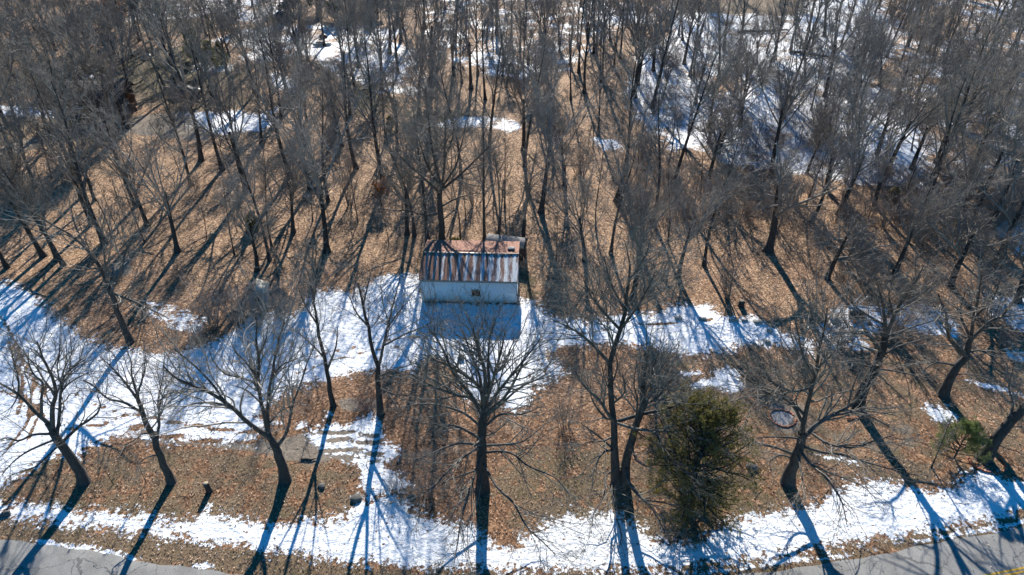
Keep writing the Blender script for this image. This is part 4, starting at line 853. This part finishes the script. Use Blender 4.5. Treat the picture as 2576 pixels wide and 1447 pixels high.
for i, (x, y, H, Rb, lb) in enumerate([(492, 150, 6.4, 2.0, "tallest yellow-green pine beside the far snow clearing"), (535, 175, 4.8, 1.7, "middle yellow-green pine, lower and broader, below the tallest"), (560, 158, 3.6, 1.3, "shortest dull yellow-green pine, right of its two neighbours")]):
    conifer("pine_tree", x, y, H, Rb, M['ypine'], lb, "tree", 33 + i, 50, .7, 26, .30, .1, wd=.12, group="yellow-green pines by the far clearing")
for i, (x, y, H, lb) in enumerate([(735, 40, 9, "dark pine left of the far parked blue car"), (800, 35, 11, "dark pine right of the far parked blue car"), (850, 48, 8, "shorter dark pine over the top end of the far snow"), (890, 28, 11, "tall dark pine at the top edge, second from the right"), (950, 40, 9, "rightmost dark pine of the group at the top edge")]):
    conifer("pine_tree", x, y, H, 2.6, M['dpine'], lb, "tree", 40 + i, 60, .75, 18, .34, .12, group="dark pines at the top edge")
for i, (x, y, H, lb) in enumerate([(640, 575, 1.6, "small green bush in the leaves above the hut"), (1140, 640, 1.5, "small dark green bush close behind the shed's left end"), (985, 335, 2.2, "small green bush at the edge of the grassy clearing"), (2240, 510, 1.6, "small green bush under the right-hand snowfield")]):
    conifer("green_bush", x, y, H, .9, M['cedar'], lb, "bush", 50 + i, 26, .5, 18, .16, .05)

# ------------------------------------------------------------------ shrubs, brambles
def shrub_variant(seed, H, n, spread, n2, n3, rm=.007, arch=-.03):
    rg = np.random.default_rng(seed); a = rg.random(n) * 6.283; r = .35 * spread * np.sqrt(rg.random(n))
    pos = np.column_stack([r * np.cos(a), r * np.sin(a), np.full(n, -.05)]); th = spread * rg.random(n) * .55
    d = nrm(np.column_stack([np.cos(a) * th, np.sin(a) * th, np.ones(n)])); L = H * (.6 + .5 * rg.random(n)); pts = [pos]
    for s in range(6): d = nrm(d + .08 * rg.standard_normal((n, 3)) + np.array([0, 0, arch])); pos = pos + d * (L / 6)[:, None]; pts.append(pos)
    A = np.stack(pts, 1); AR = (.006 * H + .006) * np.linspace(1, .3, 7)[None] * np.ones((n, 1))
    b = grow(A, AR, n2, .15, 1, (25, 60), .4, .6, 4, .14, .02, rm, rg); c = grow(b[0], b[1], n3, .1, 1, (25, 60), .5, .8, 3, .15, .0, rm * .8, rg)
    return crown_mesh([(A, AR, 4), (b[0], b[1], 3), (c[0], c[1], 3)], "shrub"), (A, AR)
SHR = [shrub_variant(60, 2.4, 22, 1.0, 8, 4)[0], shrub_variant(61, 3.2, 18, .9, 9, 4)[0], shrub_variant(62, 1.6, 30, 1.3, 7, 4)[0], shrub_variant(63, 4.2, 14, .7, 10, 5)[0]]
shrubs = []
def shrub(i, px, py, s, m='bramble', label=None, name="bare_shrub", group="bare shrubs in the undergrowth"):
    me = SHR[i] if m == 'bramble' else SHR[i].copy()
    if not me.materials: me.materials.append(M['bramble'])
    if m != 'bramble': me.materials.clear(); me.materials.append(M[m])
    o = bpy.data.objects.new(name, me); col.objects.link(o); o.location = gp(px, py); o.scale = (s, s, s * (.9 + .2 * rng.random())); o.rotation_euler = (0, 0, rng.random() * 6.28)
    if label: tag(o, label, "shrub")
    else: tag(o, None, "shrub", group); shrubs.append((o, px, py, "bare"))
    return o
for i, x, y, s, lb in [(1, 535, 820, 1.5, "grey bare shrub left of the small hut"), (1, 595, 812, 1.45, "grey bare shrub tangled against the hut's left wall"), (0, 705, 800, 1.3, "grey bare shrub on the right side of the small hut"), (0, 650, 822, 1.0, "low grey shrub in front of the small hut door"), (2, 500, 850, .9, "low brown shrub at the snow edge below the hut"), (2, 1083, 768, .42, "small dark twig clump against the shed's front left corner"), (0, 1420, 1075, 1.0, "grey bare shrub on the mulch right of the largest tree"), (2, 1000, 1230, .9, "low brown shrub beside the rocks near the drive entrance"), (2, 1070, 1230, .8, "low shrub left of the largest tree's foot"), (0, 450, 700, .8, "thin shrub in the leaves between the pale tree and the hut")]: shrub(i, x, y, s, label=lb)
shrub(2, 925, 1022, .85, 'redtwig', "reddish-brown twiggy bush on the grey gravel patch beside the slim forked tree")
shrub(3, 1832, 752, 1.25, label="upright clump of thin brown stems above the right-hand snow")
for k in range(125):
    for _ in range(40):
        z = rng.random()
        if z < .62: px, py = 1600 + 1000 * rng.random(), 60 + 560 * rng.random()
        elif z < .8: px, py = 2000 + 576 * rng.random(), 560 + 330 * rng.random()
        else: px, py = -20 + 1650 * rng.random(), 60 + 500 * rng.random()
        if far_ok(px, py) > .3 and not (1040 < px < 1330 and py > 560): break
    shrub(int(rng.integers(0, 4)), px, py, .7 + .7 * rng.random())
def make_brush():
    rg = np.random.default_rng(88); pts = []
    while len(pts) < 9000:
        z = rg.random()
        if z < .66: px, py = 1560 + 1080 * rg.random(), 20 + 560 * rg.random() ** .9
        elif z < .76: px, py = 1980 + 660 * rg.random(), 520 + 330 * rg.random()
        elif z < .9: px, py = -60 + 1000 * rg.random(), -10 + 300 * rg.random()
        else: px, py = 300 + 1400 * rg.random(), 60 + 520 * rg.random()
        p = at(px, py)
        if far_ok(px, py) < .3 or (p[1] < 54): continue
        if math.sin(p[0] * .21 + 1) * math.sin(p[1] * .17) + .5 * math.sin(p[0] * .5) < -.15 + .8 * rg.random() - .4: continue
        pts.append((p[0], p[1], 0))
    P = np.array(pts); P[:, 2] = hz(P[:, 0], P[:, 1]) - .05; n = len(P); d = nrm(np.column_stack([.35 * rg.standard_normal((n, 2)), np.ones(n)])); L = .8 + 2.2 * rg.random(n) ** 1.6; q = [P]; pos = P
    for k in range(4): d = nrm(d + .13 * rg.standard_normal((n, 3))); pos = pos + d * (L / 4)[:, None]; q.append(pos)
    A = np.stack(q, 1); AR = (.008 + .006 * L)[:, None] * np.linspace(1, .4, 5)[None]; b = grow(A, AR, 6, .2, 1, (25, 65), .5, .7, 3, .15, .02, .009, rg); c = grow(b[0], b[1], 2, .2, 1, (25, 65), .55, .8, 2, .15, .0, .008, rg)
    tag(obj("brushwood", crown_mesh([(A, AR, 3), (b[0], b[1], 3), (c[0], c[1], 3)], "brushwood"), M['bramble']), "low tangle of bare brush filling the wood's floor", "brushwood", None, 'stuff')
make_brush()
def far_wood():
    rg = np.random.default_rng(99); VV = [variant(300 + i, st, H, r, True) for i, (st, H, r) in enumerate([('ascending', 17, .22), ('forked', 17, .25), ('ascending', 15, .18)])]
    acc = {}; tk = list(taken); c = 0
    for _ in range(14000):
        if c >= 215: break
        dd = 98 + 110 * rg.random(); x = (rg.random() * 2 - 1) * (.8 * dd + 8); px, py = to_px(x, dd)
        if x < -20 and dd < 110 and rg.random() < .3: continue
        if rg.random() > far_ok(px, py) or any((x - q[0]) ** 2 + (dd - q[1]) ** 2 < 8 for q in tk): continue
        tk.append((x, dd)); v = VV[int(rg.integers(0, 3))]; s_ = .85 + .3 * rg.random(); Mz = rz(rg.random() * 6.28) * s_; o_ = np.array([x, dd, float(hz(x, dd))]); c += 1
        for P, Rr, sd in [(v['trunk'][0][None], v['trunk'][1][None], 6)] + v['crown']:
            sd = 3 if sd < 6 else sd; acc.setdefault((P.shape[1], sd), []).append((P @ Mz.T + o_, Rr * s_))
    lv = [(np.concatenate([q[0] for q in L]), np.concatenate([q[1] for q in L]), k[1]) for k, L in acc.items()]
    tag(obj("far_wood", crown_mesh(lv, "far_wood"), M['twig']), "bare wood far off along the top of the view", "wood", None, 'stuff')
far_wood()
def leafy(name, px, py, H, Rb, label, seed, n):
    rg = np.random.default_rng(seed); p = gp(px, py); root = empty(name, p.tolist(), 0, label, "tree")
    v = variant(seed, 'forked', H, .03 * H); obj("trunk", trunk_mesh(*v['trunk']), M['bark'], root)
    lv = v['crown'][:2]; obj("branches", crown_mesh(lv, "branches"), M['twig'], root)
    Q = v['crown'][2][0]; i = rg.integers(0, len(Q), n); C = Q[i, rg.integers(0, Q.shape[1], n)] + .15 * rg.standard_normal((n, 3)); V, Fq = foliage(C, rg.standard_normal((n, 3)), .14 + .1 * rg.random(n), rg, .5)
    obj("crown", mesh("crown", V, [Fq]), M['orange'], root)
leafy("oak_tree", 305, 75, 7, 2, "oak still holding orange leaves near the top left", 71, 6500)
leafy("oak_tree", 262, 62, 5, 2, "smaller orange-leaved oak left of its taller neighbour", 72, 3500)
leafy("oak_tree", 335, 292, 4, 1.5, "little orange-leaved oak right of the dark-roofed house", 73, 420)
leafy("oak_tree", 960, 520, 3, 1.5, "little russet-leaved oak in the brown wood left of the shed", 74, 350)

for x, y, q in [(462, 266, 1.2), (490, 268, 1.3), (440, 262, 1.0), (300, 330, 1.2), (322, 322, 1.1), (275, 338, 1.0)]: shrub(int(rng.integers(0, 4)), x, y, q)
# ------------------------------------------------------------------ small things
def blob(r, seed, flat=.7, sub=3):
    import bmesh
    bm = bmesh.new(); bmesh.ops.create_icosphere(bm, subdivisions=sub, radius=r); rg = np.random.default_rng(seed); k = rg.standard_normal((5, 3)) * 1.6 / r; ph = rg.random(5) * 6
    for v in bm.verts:
        c = np.array(v.co); f = 1 + .11 * sum(math.sin(k[i] @ c + ph[i]) for i in range(5)); v.co = Vector((c[0] * f * 1.15, c[1] * f, c[2] * f * flat))
    mb = MB(); mb.bm(bm); return mb
for px, py, r, lb, m in [(895, 1253, .27, "grey boulder at the snow edge by the drive entrance", 'rock'), (1036, 1251, .22, "brownish boulder right of the drive entrance", 'rock'), (810, 1226, .2, "dark stone in the leaf mound beside the pole shadow", 'rock'), (1891, 1178, .34, "flat grey boulder between the cedar and the broad dark tree", 'rock'), (1728, 1236, .3, "pale stone under the cedar", 'palerock'), (17, 1294, .25, "brown stone in the snow at the left edge", 'rock'), (1160, 905, .3, "dark stone in the snow below the shed's shadow", 'rock')]:
    o = blob(r, int(px), .62).build("rock", M[m], None, True); o.location = gp(px, py) + np.array([0, 0, r * .25]); tag(o, lb, "rock")
def stump(px, py, r, H, lb, tilt=0):
    root = empty("tree_stump", gp(px, py).tolist(), 0, lb, "stump"); n_ = 7; zz = np.linspace(-.1, H, n_); P = np.column_stack([tilt * np.linspace(0, 1, n_), np.zeros(n_), zz]); rr = r * np.array([1.5, 1.15, 1.02, 1, .98, .97, .95])
    mb = MB(); mb.tube(P, rr, 14); mb.build("bark", M['bark'], root); mb = MB(); mb.tube([P[-1], P[-1] + [0, 0, .012]], [r * .9, r * .88], 14); mb.build("cut_face", M['cutwood'], root)
stump(527, 1236, .17, .72, "lone cut stump on the grass between two roadside trees", -.06)
stump(1864, 770, .24, .55, "squat dark stump in the leaves above the right-hand snow")
def ring(px, py, rx_, ry_, a0, a1, n, label, fill=None, rot=0):
    p = gp(px, py); root = empty("brick_ring", p.tolist(), rot, label, "brick edging"); mb = MB()
    for i in range(n):
        a = a0 + (a1 - a0) * i / max(n - 1, 1); j = .02 * rng.standard_normal(2); mb.box((rx_ * math.cos(a) + j[0], ry_ * math.sin(a) + j[1], .055), (.10, .2, .11), rz(math.atan2(ry_ * math.sin(a), rx_ * math.cos(a)) + .06 * rng.standard_normal()), .008)
    mb.build("bricks", M['brick'], root)
    if fill:
        k = 40; V = [(0, 0, .045)] + [((rx_ - .05) * math.cos(t) * (1 + .03 * math.sin(5 * t)), (ry_ - .05) * math.sin(t), .02) for t in np.linspace(0, 6.283, k, endpoint=False)]
        mb = MB(); mb.add(V, [[[0, 1 + i, 1 + (i + 1) % k] for i in range(k)]]); mb.build("gravel_bed", M[fill], root)
ring(1969, 1052, .86, .82, .35, 6.1, 27, "orange brick ring filled with pale gravel, left of the broad dark tree", 'gravel')
ring(2482, 1163, 1.05, .95, 2.9, 6.6, 22, "broken orange brick ring round the leaning trunk at the right edge")
root = empty("brick_row", gp(2178, 1052).tolist(), R(4), "short corner of loose orange bricks behind the broad dark tree", "brick edging"); mb = MB()
for i in range(9): mb.box((-.16 * i, .02 * rng.standard_normal(), .04), (.2 * .75, .1, .08), rz(.1 * rng.standard_normal()), .006)
for i in range(6): mb.box((-.05 * i, .2 + .24 * i, .04), (.1, .2, .08), rz(.2 + .1 * rng.standard_normal()), .006)
mb.build("bricks", M['brick'], root)
# debris pile by the tall bare tree
def plank(px, py, L, w_, ang, m, lb, z=.05, tilt=0.0, name="plank", cat="plank"):
    mb = MB(); mb.box((0, 0, 0), (L, w_, .05), None, .006); o = mb.build(name, M[m]); o.location = gp(px, py) + np.array([0, 0, z + abs(math.sin(tilt)) * L / 2]); o.rotation_euler = (0, tilt, ang); return tag(o, lb, cat)
plank(2152, 763, 1.6, .06, R(42), 'white', "thin white pole sticking up at the back of the debris pile", .1, R(-14), "pole", "pole")
plank(2164, 766, 1.7, .06, R(36), 'white', "second thin white pole, lower right of its twin on the debris pile", .1, R(-12), "pole", "pole")
plank(2050, 808, 1.1, .12, R(38), 'tanplank', "short tan plank at the debris pile's left end", .08, R(-8))
plank(2073, 827, .9, .1, R(-40), 'weather', "short grey plank below the tan one at the debris pile's left end")
plank(2028, 832, 1.2, .09, R(50), 'weather', "thin grey plank lying clear of the debris pile's left side")
plank(2156, 835, 1.2, .3, R(-4), 'tanplank', "wide tan plank lying in the middle of the debris pile")
plank(2180, 876, 2.8, .14, R(-33), 'tanplank', "long pale plank on the leaves below the debris pile")
plank(2160, 800, 1.5, .12, R(-60), 'weather', "grey plank leaning on the dark drum", .12, R(9))
mb = MB(); mb.add([(x, y, z) for z in (-.03, .03) for x, y in [(-.35, -.55), (.25, -.6), (.52, -.1), (.3, .55), (-.2, .6), (-.5, .1)]], [[[0, 5, 4, 3, 2, 1], [6, 7, 8, 9, 10, 11]], [[i, (i + 1) % 6, 6 + (i + 1) % 6, 6 + i] for i in range(6)]])
o = mb.build("broken_board", M['weather']); o.location = gp(2098, 810) + np.array([0, 0, .3]); o.rotation_euler = (R(24), R(10), R(8)); tag(o, "big grey broken board propped up on the debris pile", "board")
mb = MB(); mb.tube([(-.55, 0, 0), (-.5, 0, 0), (0, 0, 0), (.5, 0, 0), (.55, 0, 0)], [.33, .36, .34, .36, .33], 20); mb.tube([(-.2, 0, 0), (-.17, 0, 0)], [.375, .375], 20); o = mb.build("steel_drum", M['dark'], None, False); o.location = gp(2152, 802) + np.array([0, 0, .33]); o.rotation_euler = (0, 0, R(-18)); tag(o, "dark drum lying on its side in the debris pile", "drum")
for px, py, lb in [(2148, 814, "orange plastic bucket in front of the dark drum"), (2258, 834, "orange plastic scrap near the tall tree's trunk")]:
    root = empty("bucket", gp(px, py).tolist(), .5, lb, "bucket"); mb = MB(); V, Fq = tubes(np.array([[(0, 0, 0), (0, 0, .15), (0, 0, .3), (0, 0, .29), (0, 0, .02)]], float), np.array([[.11, .125, .14, .128, .1]]), 18); mb.add(V, [Fq]); mb.F.setdefault(18, []).append(np.array([list(range(18))[::-1]])); mb.build("pail", M['orangeplastic'], root)
    a = np.linspace(0, math.pi, 10); mb = MB(); mb.tube(np.column_stack([.14 * np.cos(a), .05 * np.sin(a), .28 + .1 * np.sin(a)]), np.full(10, .006), 5); mb.build("handle", M['dark'], root)
for px, py, sx, sy, lb in [(1706, 803, .55, .5, "concrete slab shaded by a trunk at the right-hand snow's upper edge"), (1768, 804, .5, .4, "concrete slab right of the shaded slab at the snow edge"), (1845, 806, .8, .3, "long concrete slab at the snow edge below the stem clump"), (1873, 806, .5, .28, "short concrete slab touching the long slab's right end"), (1906, 812, .62, .55, "square concrete slab at the snow's upper right corner"), (1930, 862, .45, .5, "concrete slab half sunk in the lower right snow"), (1935, 835, .4, .35, "small concrete slab between the two right-hand slabs")]:
    mb = MB(); mb.box((0, 0, .05), (sx, sy, .16), None, .015); o = mb.build("paving_slab", M['concrete']); o.location = gp(px, py); o.rotation_euler = (0, 0, R(rng.uniform(-8, 8))); tag(o, lb, "slab", "concrete slabs along the snow edge")
# fallen trunks in the far wood
def log(a, b, r, m, lb, snow=True):
    A, B = gp(*a), gp(*b); root = empty("fallen_log", A.tolist(), 0, lb, "log"); n_ = 12; P = np.linspace(0, 1, n_)[:, None] * (B - A); P[:, 2] += r * .9; P[1:-1] += .06 * rng.standard_normal((n_ - 2, 3)); mb = MB(); mb.tube(P, r * np.linspace(1, .55, n_), 10); mb.build("trunk", M[m], root, False)
    sb = grow(P[None], (r * np.linspace(1, .5, n_))[None], 5, .3, .95, (35, 65), .25, .4, 5, .1, .08, .02, np.random.default_rng(int(a[0]))); obj("branches", crown_mesh([(sb[0], sb[1], 5)], "branches"), M[m], root)
    if snow: mb = MB(); Q = P.copy()[1:8]; Q[:, 2] += r * .75; mb.tube(Q, r * .5 * np.array([.3, 1, .8, 1, .7, .9, .3]), 8); mb.build("snow_cap", M['snow'], root, True)
log((1855, 80), (1985, 82), .28, 'bark', "fallen snow-capped trunk crossing the upper right snowfield")
log((1985, 133), (2115, 145), .30, 'bark', "thicker fallen trunk below the other in the upper right snowfield")
log((222, 174), (296, 190), .16, 'weather', "pale fallen log above the dark-roofed house", False)
mb = MB(); mb.tube([(-.45, 0, .07), (-.15, .03, .08), (.2, -.02, .07), (.5, .05, .1)], [.06, .075, .07, .03], 9); o = mb.build("cut_log", M['bark']); o.location = gp(775, 1156); tag(o, "short dark branch piece on the grass right of the stout tree", "log")
# far vehicles and yard things
def car(px, py, yaw, paint, lb):
    root = empty("parked_car", gp(px, py).tolist(), yaw, lb, "car")
    xs = np.array([-2.2, -2.1, -1.3, -.75, .5, 1.25, 2.05, 2.2]); top = np.array([.62, .92, .95, .97, .95, .92, .78, .55]); hw = np.array([.72, .82, .88, .88, .88, .87, .82, .7]); bot = np.array([.4, .3, .25, .25, .25, .25, .3, .38])
    V = []
    for x, t, h_, b in zip(xs, top, hw, bot):
        for y, z in ((-h_, b), (-h_ * 1.02, (b + t) * .55), (-h_ * .93, t), (h_ * .93, t), (h_ * 1.02, (b + t) * .55), (h_, b)): V.append((x, y, z))
    q = [[6 * i + j, 6 * i + (j + 1) % 6, 6 * (i + 1) + (j + 1) % 6, 6 * (i + 1) + j] for i in range(7) for j in range(6)]
    mb = MB(); mb.add(V, [q, [[5, 4, 3, 2, 1, 0], list(range(42, 48))]]); mb.build("body", M[paint], root, True)
    cab = [(-1.75, .95), (-1.15, 1.42), (.15, 1.45), (.95, .95)]; mb = MB(); V = [(x, s * (.78 if z < 1 else .6), z) for s in (-1, 1) for x, z in cab]
    mb.add(V, [[[0, 3, 2, 1], [4, 5, 6, 7], [1, 2, 6, 5]]]); mb.build("window", M['glass'], root)
    mb = MB(); mb.box((-.5, 0, 1.455), (1.36, 1.2, .03), None, .01); mb.build("roof", M[paint], root)
    mb = MB(); mb.add([(.98, -.76, .965), (.98, .76, .965), (.19, .58, 1.44), (.19, -.58, 1.44)], [[[0, 1, 2, 3]]]); mb.build("windscreen", M['glass'], root)
    for x in (-1.35, 1.35):
        for s in (-1, 1):
            mb = MB(); mb.tube([(x, s * .7, .33), (x, s * .9, .33)], [.33, .33], 18); w_ = mb.build("wheel", M['rubber'], root); mb = MB(); mb.tube([(x, s * .9, .33), (x, s * .91, .33)], [.2, .18], 14); mb.build("rim", M['concrete'], w_)
    for s in (-1, 1): mb = MB(); mb.box((2.14, s * .55, .64), (.08, .3, .12), None, .02); mb.build("headlight", M['white'], root)
car(473, 245, R(25), 'carpaint', "dark grey car parked on the far pale drive")
car(717, 50, R(8), 'bluepaint', "dark blue car under the pines at the top edge")
root = empty("small_boat", gp(812, 122).tolist(), R(4), "small white boat with a teal stripe lying on the far snow", "boat")
n_ = 9; xs = np.linspace(-1.6, 1.6, n_); hw = .62 * np.sqrt(np.clip(1 - ((xs - -.6) / 2.25) ** 2, .02, 1)); V = []
for x, h_ in zip(xs, hw): V += [(x, -h_ * .5, .05), (x, -h_, .55), (x, -h_ * .85, .58), (x, h_ * .85, .58), (x, h_, .55), (x, h_ * .5, .05)]
mb = MB(); mb.add(V, [[[6 * i + j, 6 * i + (j + 1) % 6, 6 * i + 6 + (j + 1) % 6, 6 * i + 6 + j] for i in range(n_ - 1) for j in range(6)], [[5, 4, 3, 2, 1, 0], list(range(6 * n_ - 6, 6 * n_))]]); mb.build("hull", M['white'], root)
mb = MB(); V = [(x, s * (h_ * m_ + .012), z) for x, h_ in zip(xs, hw) for s, m_, z in ((-1, .82, .34), (-1, .97, .50))]; mb.add(V, [[[2 * i, 2 * i + 2, 2 * i + 3, 2 * i + 1] for i in range(n_ - 1)]]); mb.build("stripe", M['teal'], root)
mb = MB(); mb.box((-.3, 0, .68), (1.5, .9, .2), None, .07); mb.build("cover", M['weather'], root)
root = blob(.62, 5, .75).build("tarp_heap", M['dark'], None, True); root.location = gp(815, 96) + np.array([0, 0, .3]); tag(root, "black covered heap on the far snow above the small boat", "heap")
root = blob(.85, 9, .55).build("tarp_heap", M['tarp'], None, True); root.location = gp(368, 146) + np.array([0, 0, .3]); tag(root, "pale tarp-covered heap on the far left grass", "heap")

# ------------------------------------------------------------------ say which tree is which
ORD = ["first", "second", "third", "fourth", "fifth", "sixth", "seventh", "eighth", "ninth", "tenth", "eleventh", "twelfth", "thirteenth", "fourteenth", "fifteenth", "sixteenth", "seventeenth", "eighteenth", "nineteenth", "twentieth", "twenty-first", "twenty-second", "twenty-third", "twenty-fourth"]
def zone(px, py):
    cx = 0 if px < 330 else 1 if px < 700 else 2 if px < 1060 else 3 if px < 1400 else 4 if px < 1720 else 5 if px < 2130 else 6
    if py < 70: return ["along the top left edge", "at the top above the yellow-green pines", "among the dark pines at the top", "at the top above the shed", "at the top right of centre", "at the top above the right-hand snow", "at the top right corner"][cx]
    if py < 200: return ["above the dark-roofed house", "round the yellow-green pines", "round the far snow clearing", "far behind the shed", "left of the upper right snowfield", "on the upper right snowfield", "on the far right snow slope"][cx]
    if py < 380: return ["beside the dark-roofed house", "by the far pale drive", "on the grassy clearing", "by the snow strip behind the shed", "at the snowfield's left rim", "low on the right-hand snowfield", "in brush at the right edge"][cx]
    if py < 540: return ["below the dark-roofed house", "in brown leaves at left centre", "in brown leaves behind the drive", "in brown leaves behind the shed", "in brown leaves right of the shed", "under the right-hand snowfield", "in dark brush at the right"][cx]
    return ["at the left edge by the drive", "in the wood above the hut", "between hut and shed", "close behind the shed", "close right of the shed", "above the right-hand snow", "above the debris pile"][cx]
zs = {}
for r, px, py, st in trees: zs.setdefault((zone(px, py), 'sapling' if st == 'sapling' else 'tree'), []).append((px, r, st))
for (z, k), L in zs.items():
    L.sort(key=lambda q: q[0])
    for i, (px, r, st) in enumerate(L):
        noun = "bare sapling" if k == 'sapling' else "bare tree"
        if len(L) == 1: lb = f"{FORM[st]} {noun} {z}, the only {'sapling' if k == 'sapling' else 'one'} there"
        else: lb = f"{FORM[st]} {noun}, {ORD[i] if i < len(ORD) else 'last'} from the left {z}"
        tag(r, lb, "tree" if k == 'tree' else "sapling", f"bare {'saplings' if k == 'sapling' else 'trees'} {z}")
zs = {}
for o, px, py, st in shrubs: zs.setdefault(zone(px, py), []).append((px, o))
for z, L in zs.items():
    L.sort(key=lambda q: q[0])
    for i, (px, o) in enumerate(L):
        tag(o, f"bare brown shrub, {ORD[i] if i < len(ORD) else 'last'} from the left of those {z}" if len(L) > 1 else f"lone bare brown shrub {z}", "shrub", f"shrubs {z}")
print("forest trees", len(trees), "shrubs", len(shrubs), "objects", len(bpy.data.objects))
